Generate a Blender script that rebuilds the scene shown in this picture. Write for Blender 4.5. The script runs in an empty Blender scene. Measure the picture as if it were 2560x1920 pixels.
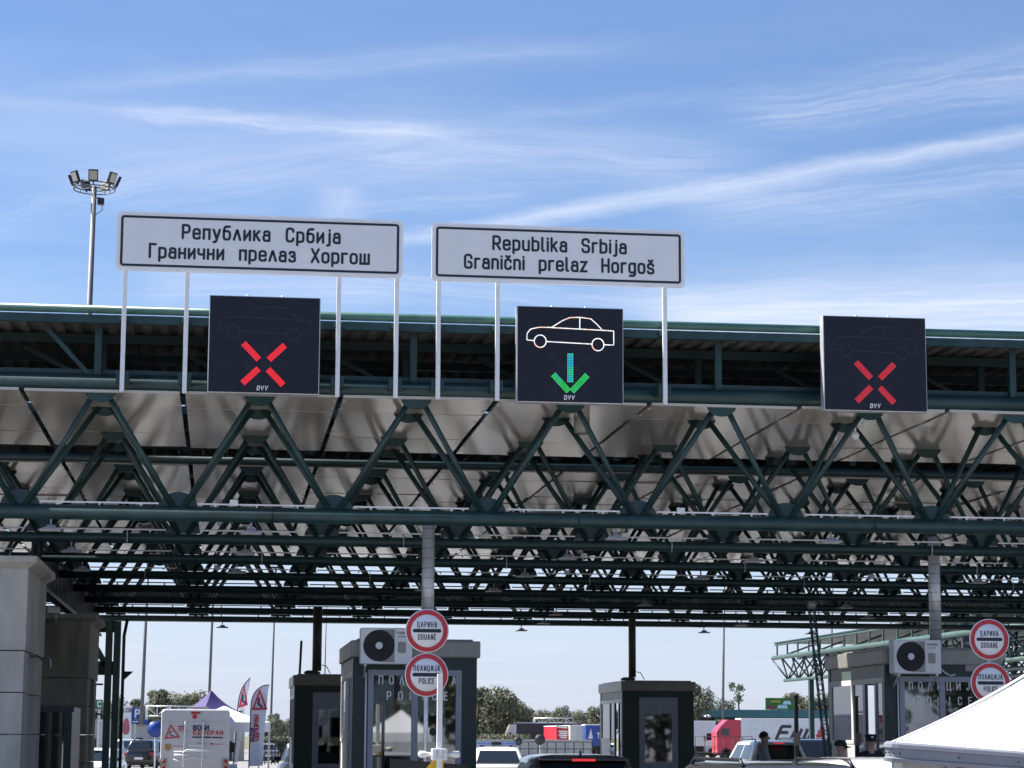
import bpy, bmesh, math, random
from mathutils import Vector, Matrix
random.seed(7)
PI = math.pi
R_ = math.radians
scene = bpy.context.scene
COL = scene.collection

# ------------------------------------------------------------------ camera
FPX = 5600.0; HC = 1.65                       # focal length in photo pixels, eye height
_p, _t, _r = R_(7.27), R_(8.95), R_(0.27)
FW = Vector((math.sin(_p)*math.cos(_t), math.cos(_p)*math.cos(_t), math.sin(_t)))
RT0 = Vector((math.cos(_p), -math.sin(_p), 0)); UP0 = RT0.cross(FW)
RT = RT0*math.cos(_r) + UP0*math.sin(_r); UP = -RT0*math.sin(_r) + UP0*math.cos(_r)
cd = bpy.data.cameras.new('camera'); cam = bpy.data.objects.new('camera', cd); COL.objects.link(cam)
cd.sensor_fit = 'HORIZONTAL'; cd.sensor_width = 36.0; cd.lens = FPX/2560*36
cd.clip_start = 0.1; cd.clip_end = 6000
M = Matrix((RT, UP, -FW)).transposed().to_4x4(); M.translation = (0, 0, HC)
cam.matrix_world = M
scene.camera = cam
def ray(u, v): return FW + RT*((u-1280)/FPX) + UP*((960-v)/FPX)
def PY(u, v, Y):                               # photo pixel -> point on the plane y = Y
    d = ray(u, v); return Vector((0, 0, HC)) + d*(Y/d.y)
def PZ(u, v, Z):
    d = ray(u, v); return Vector((0, 0, HC)) + d*((Z-HC)/d.z)

# ------------------------------------------------------------------ light
SUN_AZ, SUN_EL = R_(-74), R_(52)               # azimuth from +Y, negative = left
to_sun = Vector((math.sin(SUN_AZ)*math.cos(SUN_EL), math.cos(SUN_AZ)*math.cos(SUN_EL), math.sin(SUN_EL)))
sl = bpy.data.lights.new('sun', 'SUN'); sl.energy = 5.0; sl.angle = R_(0.53); sl.color = (1.0, 0.95, 0.87)
so = bpy.data.objects.new('sun', sl); COL.objects.link(so); so.location = to_sun*60
so.rotation_euler = (-to_sun).to_track_quat('-Z', 'Y').to_euler()

world = bpy.data.worlds.new('World'); scene.world = world; world.use_nodes = True
wt = world.node_tree; wt.nodes.clear()
class G:                                        # tiny node-expression helper
    def __init__(s, tree): s.t = tree
    def n(s, typ, **kw):
        nd = s.t.nodes.new(typ)
        for k, v in kw.items(): setattr(nd, k, v)
        return nd
    def put(s, sock, v):
        if isinstance(v, bpy.types.NodeSocket): s.t.links.new(v, sock)
        else: sock.default_value = v
    def m(s, op, a, b=0.0, c=0.0, clamp=False):
        nd = s.n('ShaderNodeMath', operation=op, use_clamp=clamp)
        for i, x in enumerate((a, b, c)): s.put(nd.inputs[i], x)
        return nd.outputs[0]
    def xyz(s, x, y, z):
        nd = s.n('ShaderNodeCombineXYZ')
        for i, q in enumerate((x, y, z)): s.put(nd.inputs[i], q)
        return nd.outputs[0]
    def noise(s, vec, scale, detail=4, rough=0.55, dist=0.0):
        nd = s.n('ShaderNodeTexNoise'); s.put(nd.inputs['Vector'], vec)
        nd.inputs['Scale'].default_value = scale; nd.inputs['Detail'].default_value = detail
        nd.inputs['Roughness'].default_value = rough; nd.inputs['Distortion'].default_value = dist
        return nd.outputs[0]
    def ss(s, x, a, b):                         # smoothstep
        nd = s.n('ShaderNodeMapRange', interpolation_type='SMOOTHSTEP')
        s.put(nd.inputs[0], x); nd.inputs[1].default_value = a; nd.inputs[2].default_value = b
        return nd.outputs[0]
    def mix(s, f, a, b, mode='MIX'):
        nd = s.n('ShaderNodeMix', data_type='RGBA', blend_type=mode)
        s.put(nd.inputs[0], f); s.put(nd.inputs[6], a); s.put(nd.inputs[7], b)
        return nd.outputs[2]
g = G(wt)
sky = g.n('ShaderNodeTexSky', sky_type='NISHITA', sun_disc=False)
sky.sun_elevation = SUN_EL; sky.sun_rotation = SUN_AZ; sky.air_density = 1.0; sky.dust_density = 0.9; sky.ozone_density = 2.0
tc = g.n('ShaderNodeTexCoord'); sp = g.n('ShaderNodeSeparateXYZ'); wt.links.new(tc.outputs['Generated'], sp.inputs[0])
dx, dy, dz = sp.outputs
h = g.m('ADD', g.m('MAXIMUM', dz, 0.0), 0.06)
qx, qy = g.m('DIVIDE', dx, h), g.m('DIVIDE', dy, h)        # cirrus layer seen from below
def Q(u, v):
    d = ray(u, v).normalized(); hh = max(d.z, 0)+0.06; return d.x/hh, d.y/hh
q = g.xyz(qx, qy, 0.0)
wob = g.m('MULTIPLY', g.m('SUBTRACT', g.noise(q, 2.2, 3), 0.5), 0.16)
wob2 = g.m('MULTIPLY', g.m('SUBTRACT', g.noise(q, 9.0, 5, 0.65), 0.5), 0.075)
def streak(p0, p1, width, amp, s0, s1, soft=0.25, fibre=6.0, tex=0.6, wobble=1.0, end=None):
    """a contrail / cirrus band between two points of the cloud layer"""
    a, b = Q(*p0), Q(*p1); L = math.hypot(b[0]-a[0], b[1]-a[1]); tx, ty = (b[0]-a[0])/L, (b[1]-a[1])/L
    rx, ry = g.m('SUBTRACT', qx, a[0]), g.m('SUBTRACT', qy, a[1])
    al = g.m('ADD', g.m('MULTIPLY', rx, tx), g.m('MULTIPLY', ry, ty))
    ac = g.m('ADD', g.m('MULTIPLY', rx, -ty), g.m('MULTIPLY', ry, tx))
    ac = g.m('ADD', ac, g.m('ADD', g.m('MULTIPLY', wob, wobble), wob2))
    d = g.m('ABSOLUTE', ac); width *= 1.45; amp *= 0.92
    core = g.m('SUBTRACT', 1.0, g.ss(d, 0.0, width)); body = g.m('POWER', core, 1.25)
    n = g.noise(g.xyz(g.m('MULTIPLY', al, 1.0), g.m('MULTIPLY', ac, 8.0), s0*3.1), fibre, 9, 0.68)
    body = g.m('MULTIPLY', body, g.m('ADD', 1.0-tex, g.m('MULTIPLY', g.ss(n, 0.35, 0.7), tex)))
    lo = g.ss(al, -0.12*L, 0.12*L); hi = g.m('SUBTRACT', 1.0, g.ss(al, 0.85*L, 1.2*L))
    return g.m('MULTIPLY', g.m('MULTIPLY', body, g.m('MULTIPLY', lo, hi)), amp)
CLOUDS = [
    streak((960, 612), (2700, 318), 0.050, 0.62, 1, 0, 0.1, 6, 0.35, 0.35),
    streak((1750, 520), (2760, 420), 0.16, 0.34, 2, 0, 0.1, 4, 0.7, 0.8),
    streak((330, 285), (1120, 342), 0.040, 0.62, 3, 0, 0.05, 7, 0.6, 0.5),
    streak((-200, 230), (420, 290), 0.035, 0.16, 4, 0, 0.1, 6, 0.7, 0.5),
    streak((250, 480), (1150, 360), 0.16, 0.34, 5, 0, 0.05, 3.2, 0.75, 0.8),
    streak((900, 380), (1800, 395), 0.17, 0.34, 6, 0, 0.05, 4, 0.75, 0.8),
    streak((150, 215), (1500, 120), 0.045, 0.22, 7, 0, 0.1, 6, 0.5, 0.3),
    streak((1850, 290), (2800, 160), 0.14, 0.40, 8, 0, 0.1, 4, 0.75, 0.8),
    streak((1250, 290), (1750, 235), 0.04, 0.14, 9, 0, 0.1, 4, 0.8, 0.5),
    streak((850, 700), (1800, 775), 0.15, 0.42, 10, 0, 0.1, 4.0, 0.6, 0.6),
    streak((1650, 810), (2800, 760), 0.36, 1.0, 11, 0, 0.2, 2.4, 0.35, 0.9),
    streak((380, 700), (950, 730), 0.22, 0.40, 12, 0, 0.1, 3.0, 0.7, 0.8),
    streak((838, 560), (850, 470), 0.045, 0.40, 13, 0, 0.1, 5, 0.5, 0.2),
    streak((850, 520), (1300, 490), 0.06, 0.26, 14, 0, 0.1, 5, 0.7, 0.5),
    streak((-100, 580), (330, 470), 0.10, 0.22, 15, 0, 0.1, 5, 0.8, 0.5),
]
tot = CLOUDS[0]
for c in CLOUDS[1:]:                             # 1-(1-a)(1-b)
    tot = g.m('SUBTRACT', 1.0, g.m('MULTIPLY', g.m('SUBTRACT', 1.0, tot), g.m('SUBTRACT', 1.0, c)))
veil = g.m('MULTIPLY', g.ss(g.noise(g.xyz(g.m('MULTIPLY', qx, 0.5), qy, 3.0), 1.5, 6, 0.6), 0.40, 0.85), 0.30)
veil = g.m('MULTIPLY', veil, g.ss(qy, 1.9, 3.2))
tot = g.m('SUBTRACT', 1.0, g.m('MULTIPLY', g.m('SUBTRACT', 1.0, tot), g.m('SUBTRACT', 1.0, veil)))
haze_f = g.m('MULTIPLY', g.m('SUBTRACT', 1.0, g.ss(dz, 0.0, 0.20)), 0.55)
SKYTINT = (0.86, 0.995, 1.22, 1)
base = g.mix(1.0, sky.outputs[0], SKYTINT, 'MULTIPLY')
base = g.mix(haze_f, base, (6.3, 6.8, 8.7, 1))
skyc = g.mix(g.m('MULTIPLY', tot, 0.80), base, (7.6, 7.9, 8.8, 1))
bg = g.n('ShaderNodeBackground'); bg.inputs['Strength'].default_value = 0.056
wt.links.new(skyc, bg.inputs[0])
wo = g.n('ShaderNodeOutputWorld'); wt.links.new(bg.outputs[0], wo.inputs[0])
vs = scene.view_settings; vs.view_transform = 'Standard'; vs.look = 'None'; vs.exposure = 1.25; vs.gamma = 1.0; vs.use_curve_mapping = False
scene.render.engine = 'CYCLES'
scene.cycles.max_bounces = 8; scene.cycles.diffuse_bounces = 4; scene.cycles.glossy_bounces = 4; scene.cycles.transparent_max_bounces = 12

# ------------------------------------------------------------------ materials
MATS = {}
def mat(name, col, rough=0.6, metal=0.0, var=0.12, scale=6.0, bump=0.0, bscale=40.0, spec=0.5, dirt=None, coat=0.0, emit=None, estr=0.0, stretch=(1, 1, 1)):
    """plain procedural surface: base colour with noise wear, optional fine relief and streaky dirt"""
    m = bpy.data.materials.new(name); m.use_nodes = True; t = m.node_tree; q = G(t); b = t.nodes['Principled BSDF']
    c = (*col, 1.0); tcn = q.n('ShaderNodeTexCoord'); mp = q.n('ShaderNodeMapping'); t.links.new(tcn.outputs['Object'], mp.inputs[0]); mp.inputs['Scale'].default_value = stretch
    v = mp.outputs[0]
    if var:
        n = q.noise(v, scale, 6, 0.65)
        f = q.ss(n, 0.3, 0.72)
        lo = tuple(x*(1-var) for x in col)+(1,); hi = tuple(min(1, x*(1+var)) for x in col)+(1,)
        c = q.mix(f, lo, hi)
    if dirt:
        n2 = q.noise(v, scale*0.37, 8, 0.7, 0.6); f2 = q.m('MULTIPLY', q.ss(n2, 0.5, 0.75), dirt[1])
        c = q.mix(f2, c, (*dirt[0], 1))
    q.put(b.inputs['Base Color'], c)
    if rough > 0.02 and var:
        q.put(b.inputs['Roughness'], q.m('ADD', rough-0.06, q.m('MULTIPLY', q.noise(v, scale*2.3, 3), 0.12)))
    else: b.inputs['Roughness'].default_value = rough
    b.inputs['Metallic'].default_value = metal; b.inputs['Specular IOR Level'].default_value = spec
    b.inputs['Coat Weight'].default_value = coat; b.inputs['Coat Roughness'].default_value = 0.05
    if bump:
        bn = q.n('ShaderNodeBump'); bn.inputs['Strength'].default_value = bump; bn.inputs['Distance'].default_value = 0.02
        q.put(bn.inputs['Height'], q.noise(v, bscale, 5, 0.6)); t.links.new(bn.outputs[0], b.inputs['Normal'])
    if emit: b.inputs['Emission Color'].default_value = (*emit, 1); b.inputs['Emission Strength'].default_value = estr
    MATS[name] = m; return m
def glass_mat(name, tint, mirror=0.5, rough=0.02):
    """window pane: dark see-through glass with a reflective coating"""
    m = bpy.data.materials.new(name); m.use_nodes = True; t = m.node_tree; q = G(t); t.nodes.remove(t.nodes['Principled BSDF'])
    tr = q.n('ShaderNodeBsdfTransparent'); tr.inputs[0].default_value = (*tint, 1)
    gl = q.n('ShaderNodeBsdfGlossy'); gl.inputs['Roughness'].default_value = rough; gl.inputs[0].default_value = (0.9, 0.92, 0.95, 1)
    fr = q.n('ShaderNodeFresnel'); fr.inputs[0].default_value = 1.5
    f = q.m('ADD', q.m('MULTIPLY', fr.outputs[0], 0.8), mirror, clamp=True)
    mx = q.n('ShaderNodeMixShader'); t.links.new(f, mx.inputs[0]); t.links.new(tr.outputs[0], mx.inputs[1]); t.links.new(gl.outputs[0], mx.inputs[2])
    t.links.new(mx.outputs[0], t.nodes['Material Output'].inputs[0]); MATS[name] = m; return m

GREEN = mat('green_paint', (0.013, 0.044, 0.046), 0.42, 0, 0.30, 3.0, 0.05, 30, dirt=((0.03, 0.06, 0.06), 0.45))
GREEN_F = mat('lighter_green_paint', (0.055, 0.105, 0.092), 0.5, 0, 0.15, 1.0)
GREEN_L = mat('pale_green_paint', (0.05, 0.135, 0.115), 0.40, 0, 0.15, 3.0)
GREEN_D = mat('dark_green_cladding', (0.008, 0.026, 0.028), 0.35, 0, 0.18, 2.0)
CEIL = mat('ceiling_sheet', (0.50, 0.455, 0.395), 0.15, 0.14, 0.0, 1.6, 0.0, 3, dirt=((0.45, 0.41, 0.37), 0.30))
DECK = mat('roof_deck_sheet', (0.20, 0.19, 0.18), 0.5, 0.3, 0.25, 3.0, dirt=((0.16, 0.15, 0.14), 0.6))
GALV = mat('galvanised_steel', (0.62, 0.64, 0.66), 0.36, 0.45, 0.12, 9.0, 0.05, 60)
DUCT = mat('duct_steel', (0.68, 0.70, 0.73), 0.32, 0.35, 0.12, 5.0, stretch=(1, 1, 0.4))
DARKDUCT = mat('dull_duct_jacket', (0.10, 0.098, 0.09), 0.55, 0.2, 0.2, 6.0)
SIGNW = mat('sign_white', (0.74, 0.74, 0.755), 0.45, 0, 0.03, 2.0, dirt=((0.6, 0.6, 0.61), 0.15))
SIGNRIM = mat('sign_rim', (0.80, 0.80, 0.82), 0.35, 0, 0.05, 5.0)
INK = mat('sign_ink', (0.012, 0.016, 0.030), 0.5, 0, 0.1)
LEDBOX = mat('signal_face', (0.010, 0.011, 0.022), 0.5, 0, 0.15, 8.0, spec=0.35)
MASTG = mat('mast_grey', (0.13, 0.135, 0.145), 0.6, 0.2, 0.12, 2.0)
LEDCASE = mat('signal_case', (0.55, 0.56, 0.58), 0.4, 0.4, 0.08)
DOTOFF = mat('led_dot_unlit', (0.050, 0.053, 0.070), 0.5, 0, 0.05)
LOGO = mat('logo_white', (0.75, 0.75, 0.76), 0.5, 0, 0.04)
WHITEP = mat('white_paint', (0.78, 0.78, 0.77), 0.4, 0, 0.06, 5.0, dirt=((0.5, 0.48, 0.45), 0.2))
PLASTW = mat('white_plastic', (0.74, 0.75, 0.76), 0.45, 0, 0.05)
RED = mat('sign_red', (0.48, 0.030, 0.040), 0.42, 0, 0.08)
BLACKP = mat('black_paint', (0.010, 0.011, 0.013), 0.4, 0, 0.1)
BLACKR = mat('black_rubber', (0.018, 0.018, 0.018), 0.8, 0, 0.2, 12)
CONC = mat('precast_concrete', (0.42, 0.395, 0.355), 0.85, 0, 0.16, 2.2, 0.35, 30, dirt=((0.20, 0.185, 0.165), 0.65), stretch=(1.6, 1.6, .45))
KERB = mat('kerb_concrete', (0.42, 0.41, 0.39), 0.85, 0, 0.14, 4, 0.25, 40)
ALU = mat('grey_aluminium', (0.24, 0.26, 0.32), 0.35, 0.5, 0.08, 4)
FRAMEW = mat('pale_frame', (0.62, 0.61, 0.58), 0.45, 0, 0.08, 5)
CORN = mat('cornice_sheet', (0.28, 0.268, 0.248), 0.42, 0.35, 0.12, 2.5, dirt=((0.24, 0.22, 0.2), 0.4))
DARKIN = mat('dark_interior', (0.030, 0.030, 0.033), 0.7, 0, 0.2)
WOOD = mat('desk_board', (0.20, 0.13, 0.08), 0.5, 0, 0.25, 8)
GLASS = glass_mat('booth_glass', (0.22, 0.25, 0.26), 0.20)
CARGLASS = mat('car_glass', (0.012, 0.015, 0.020), 0.05, 0, 0.0, spec=0.9)
SKIN = mat('skin', (0.42, 0.25, 0.18), 0.5, 0, 0.08, 20)
LED_R = mat('led_red', (0.02, 0, 0), 0.5, 0, 0, emit=(1.0, 0.025, 0.040), estr=0.75)
LED_RD = mat('led_red_dim', (0.02, 0, 0), 0.5, 0, 0, emit=(1.0, 0.045, 0.075), estr=0.42)
def led_var(name, cols, scale, strength):
    m = bpy.data.materials.new(name); m.use_nodes = True; t = m.node_tree; q = G(t); b = t.nodes['Principled BSDF']
    tcn = q.n('ShaderNodeTexCoord'); n = q.noise(tcn.outputs['Object'], scale, 1); rp = q.n('ShaderNodeValToRGB')
    t.links.new(n, rp.inputs[0]); el = rp.color_ramp.elements; el[0].position = 0.34; el[1].position = 0.66
    el[0].color = (*cols[0], 1); el[1].color = (*cols[-1], 1)
    for i, c in enumerate(cols[1:-1]):
        e = el.new(0.34+0.32*(i+1)/(len(cols)-1)); e.color = (*c, 1)
    b.inputs['Base Color'].default_value = (0.02, 0.02, 0.02, 1)
    t.links.new(rp.outputs[0], b.inputs['Emission Color']); b.inputs['Emission Strength'].default_value = strength; return m
LED_W = led_var('led_white', [(1, .62, .55), (1, 1, 1), (1, 0.98, 0.95), (.62, .78, 1)], 7.0, 0.6)
LED_B = led_var('led_teal', [(0.02, .75, .25), (0.02, .5, .65), (0.02, .35, .95)], 6.0, 0.5)
LED_G = led_var('led_green', [(0.02, .75, .10), (0.03, .8, .22), (0.02, .45, .75)], 5.0, 0.45)

# ------------------------------------------------------------------ mesh helpers
class MB:
    def __init__(s): s.v = []; s.f = []; s.sm = []
    def add(s, vs, fs, smooth=False, T=None):
        o = len(s.v)
        s.v += [tuple(T @ Vector(p)) if T else tuple(p) for p in vs]
        s.f += [tuple(i+o for i in f) for f in fs]; s.sm += [smooth]*len(fs); return s
    def box(s, x0, y0, z0, x1, y1, z1, T=None, c=0.0):
        x0, x1 = sorted((x0, x1)); y0, y1 = sorted((y0, y1)); z0, z1 = sorted((z0, z1))
        if c <= 0:
            vs = [(x, y, z) for z in (z0, z1) for y in (y0, y1) for x in (x0, x1)]
            return s.add(vs, [(0, 2, 3, 1), (4, 5, 7, 6), (0, 1, 5, 4), (2, 6, 7, 3), (0, 4, 6, 2), (1, 3, 7, 5)], False, T)
        c = min(c, (x1-x0)*.45, (y1-y0)*.45, (z1-z0)*.45)
        bm = bmesh.new(); bmesh.ops.create_cube(bm, size=1)
        for v in bm.verts: v.co = Vector(((x0+x1)/2+v.co.x*(x1-x0), (y0+y1)/2+v.co.y*(y1-y0), (z0+z1)/2+v.co.z*(z1-z0)))
        bmesh.ops.bevel(bm, geom=list(bm.edges), offset=c, segments=2, affect='EDGES', profile=0.6)
        bm.verts.index_update(); s.add([tuple(v.co) for v in bm.verts], [tuple(v.index for v in f.verts) for f in bm.faces], False, T); bm.free(); return s
    def bar(s, p0, p1, w, h, up=(0, 0, 1)):               # rectangular bar between two points
        p0, p1 = Vector(p0), Vector(p1); d = p1-p0; L = d.length; d.normalize(); x = d.cross(Vector(up))
        if x.length < 1e-4: x = d.cross(Vector((0, 1, 0)))
        x.normalize(); z = x.cross(d); T = Matrix((x, d, z)).transposed().to_4x4(); T.translation = p0
        return s.box(-w/2, 0, -h/2, w/2, L, h/2, T)
    def tube(s, pts, r, n=10, caps=True):
        pts = [Vector(p) for p in pts]; rr = r if isinstance(r, (list, tuple)) else [r]*len(pts); o = len(s.v); prev = None
        for i, p in enumerate(pts):
            d = (pts[min(i+1, len(pts)-1)]-pts[max(i-1, 0)]).normalized()
            if prev is None:
                a = Vector((0, 0, 1)) if abs(d.z) < .9 else Vector((1, 0, 0)); x = d.cross(a).normalized()
            else: x = (prev-d*prev.dot(d)).normalized()
            prev = x; y = d.cross(x)
            for k in range(n):
                an = 2*PI*k/n; s.v.append(tuple(p+(x*math.cos(an)+y*math.sin(an))*rr[i]))
        for i in range(len(pts)-1):
            for k in range(n):
                a, b = o+i*n+k, o+i*n+(k+1) % n; s.f.append((a, b, b+n, a+n)); s.sm.append(True)
        if caps:
            s.f.append(tuple(o+k for k in reversed(range(n)))); s.sm.append(False)
            e = o+(len(pts)-1)*n; s.f.append(tuple(e+k for k in range(n))); s.sm.append(False)
        return s
    def prism(s, poly, y0, y1, T=None):                    # polygon in XZ extruded along Y
        n = len(poly); vs = [(x, y0, z) for x, z in poly]+[(x, y1, z) for x, z in poly]
        return s.add(vs, [tuple(range(n)), tuple(reversed(range(n, 2*n)))]+[(i, i+n, (i+1) % n+n, (i+1) % n) for i in range(n)], False, T)
    def lathe(s, prof, n=20, T=None):                      # (r, z) profile round Z
        vs = []; fs = []
        for r, z in prof: vs += [(r*math.cos(2*PI*k/n), r*math.sin(2*PI*k/n), z) for k in range(n)]
        for i in range(len(prof)-1):
            for k in range(n): a, b = i*n+k, i*n+(k+1) % n; fs.append((a, b, b+n, a+n))
        if prof[0][0] > 1e-5: fs.append(tuple(reversed(range(n))))
        if prof[-1][0] > 1e-5: fs.append(tuple((len(prof)-1)*n+k for k in range(n)))
        return s.add(vs, fs, True, T)
    def loft(s, rings, T=None, caps=True, smooth=True):
        n = len(rings[0]); vs = [p for r in rings for p in r]; fs = []
        for i in range(len(rings)-1):
            for k in range(n): a, b = i*n+k, i*n+(k+1) % n; fs.append((a, b, b+n, a+n))
        if caps: fs.append(tuple(reversed(range(n)))); fs.append(tuple((len(rings)-1)*n+k for k in range(n)))
        return s.add(vs, fs, smooth, T)
    def disc(s, c, r, n=24, y=0.0, T=None):                # flat disc facing -Y
        vs = [(c[0]+r*math.cos(2*PI*k/n), y, c[1]+r*math.sin(2*PI*k/n)) for k in range(n)]
        return s.add(vs, [tuple(range(n))], False, T)
    def mesh(s, name):
        m = bpy.data.meshes.new(name); m.from_pydata(s.v, [], s.f)
        m.polygons.foreach_set('use_smooth', s.sm); m.update(); return m
def fix_normals(m):
    bm = bmesh.new(); bm.from_mesh(m); bmesh.ops.recalc_face_normals(bm, faces=bm.faces); bm.to_mesh(m); bm.free()
WPOS = {}
def tag(o, label=None, cat=None, group=None, kind=None):
    if label: o['label'] = label
    if cat: o['category'] = cat
    if group: o['group'] = group
    if kind: o['kind'] = kind
    return o
def thing(name, label, cat, loc=(0, 0, 0), rotz=0.0, group=None):
    o = bpy.data.objects.new(name, None); COL.objects.link(o); o.empty_display_size = 0.2
    o.location = loc; o.rotation_euler = (0, 0, rotz); return tag(o, label, cat, group)
def obj(name, mb, m, parent=None, shift=None, norm=True, label=None, kind=None):
    """link a mesh object; shift = world point to subtract when the shape was written in world coordinates"""
    me = mb.mesh(name) if isinstance(mb, MB) else mb
    if shift is not None: me.transform(Matrix.Translation(-Vector(shift)))
    if norm: fix_normals(me)
    if m and not me.materials: me.materials.append(m)
    o = bpy.data.objects.new(name, me); COL.objects.link(o)
    if parent is not None: o.parent = parent
    return tag(o, label, kind=kind)
def inst(src, name, parent, loc=None):
    o = bpy.data.objects.new(name, src.data if isinstance(src, bpy.types.Object) else src); COL.objects.link(o); o.parent = parent
    if loc is not None: o.location = loc
    return o
def copy_tree(o, parent=None):
    c = o.copy(); COL.objects.link(c)
    if parent is not None: c.parent = parent
    for ch in list(o.children): copy_tree(ch, c)
    return c
def struct(name, mb, m, **k):
    return tag(obj(name, mb, m, **k), kind='structure')

# ------------------------------------------------------------------ stroke lettering (traffic-sign alphabet)
def rnd(pts, r):
    """polyline with rounded inner corners"""
    if r <= 0 or len(pts) < 3: return pts
    out = [pts[0]]
    for i in range(1, len(pts)-1):
        p, a, b = Vector(pts[i]), Vector(pts[i-1]), Vector(pts[i+1]); la, lb = (a-p).length, (b-p).length
        q = min(r, la*(0.5 if i > 1 else 1), lb*(0.5 if i < len(pts)-2 else 1)); s0 = p+(a-p).normalized()*q; s1 = p+(b-p).normalized()*q
        for k in range(6):
            t = k/5; out.append(tuple(s0*(1-t)**2+p*2*t*(1-t)+s1*t*t))
    out.append(pts[-1]); return out
X_ = .72
def bowl(w=.5, h=X_): return rnd([(w/2, 0), (0, 0), (0, h), (w, h), (w, 0), (w/2, 0)], .24)
_P = [rnd([(0, 1), (.54, 1), (.54, .44), (0, .44)], .25)]
_C = rnd([(.54, .76), (.54, 1), (0, 1), (0, 0), (.54, 0), (.54, .24)], .26)
_O = rnd([(.28, 0), (0, 0), (0, 1), (.56, 1), (.56, 0), (.28, 0)], .26)
_caron = [(.08, 1.0), (.23, .86), (.38, 1.0)]
_a = [rnd([(.05, .56), (.05, .72), (.48, .72), (.48, 0)], .2), rnd([(.48, .42), (0, .42), (0, 0), (.48, 0.0)], .2)]
_e = [[(0.02, .37), (.5, .37)], rnd([(.5, .37), (.5, .72), (0, .72), (0, 0), (.5, 0), (.5, .14)], .22)]
_i = [[(0, 0), (0, .72)], [(0, .94), (0, .96)]]
_j = [rnd([(.2, .72), (.2, -.22), (0, -.22)], .14), [(.2, .94), (.2, .96)]]
_p = [[(0, -.26), (0, .72)], rnd([(0, .72), (.5, .72), (.5, 0), (0, 0)], .23)]
_I = [[(0, 0), (0, 1)]]
_B = [[(0, 0), (0, 1)], rnd([(0, 1), (.5, 1), (.5, .53), (0, .53)], .2), rnd([(0, .53), (.55, .53), (.55, 0), (0, 0)], .22)]
_E = [[(.46, 0), (0, 0), (0, 1), (.46, 1)], [(0, .52), (.4, .52)]]
_H = [[(0, 0), (0, 1)], [(.54, 0), (.54, 1)], [(0, .5), (.54, .5)]]
_A = [[(0, 0), (.26, 1), (.32, 1), (.58, 0)], [(.08, .3), (.5, .3)]]
_X = [[(0, 0), (.56, 1)], [(0, 1), (.56, 0)]]
_M = [[(0, 0), (0, 1), (.32, .4), (.64, 1), (.64, 0)]]
_K = [[(0, 0), (0, 1)], [(0.02, .4), (.5, 1)], [(.16, .56), (.54, 0)]]
_T = [[(0, 1), (.56, 1)], [(.28, 1), (.28, 0)]]
_S = [rnd([(.54, .78), (.54, 1), (0, 1), (0, .54), (.56, .48), (.56, 0), (0, 0), (0, .22)], .22)]
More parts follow.
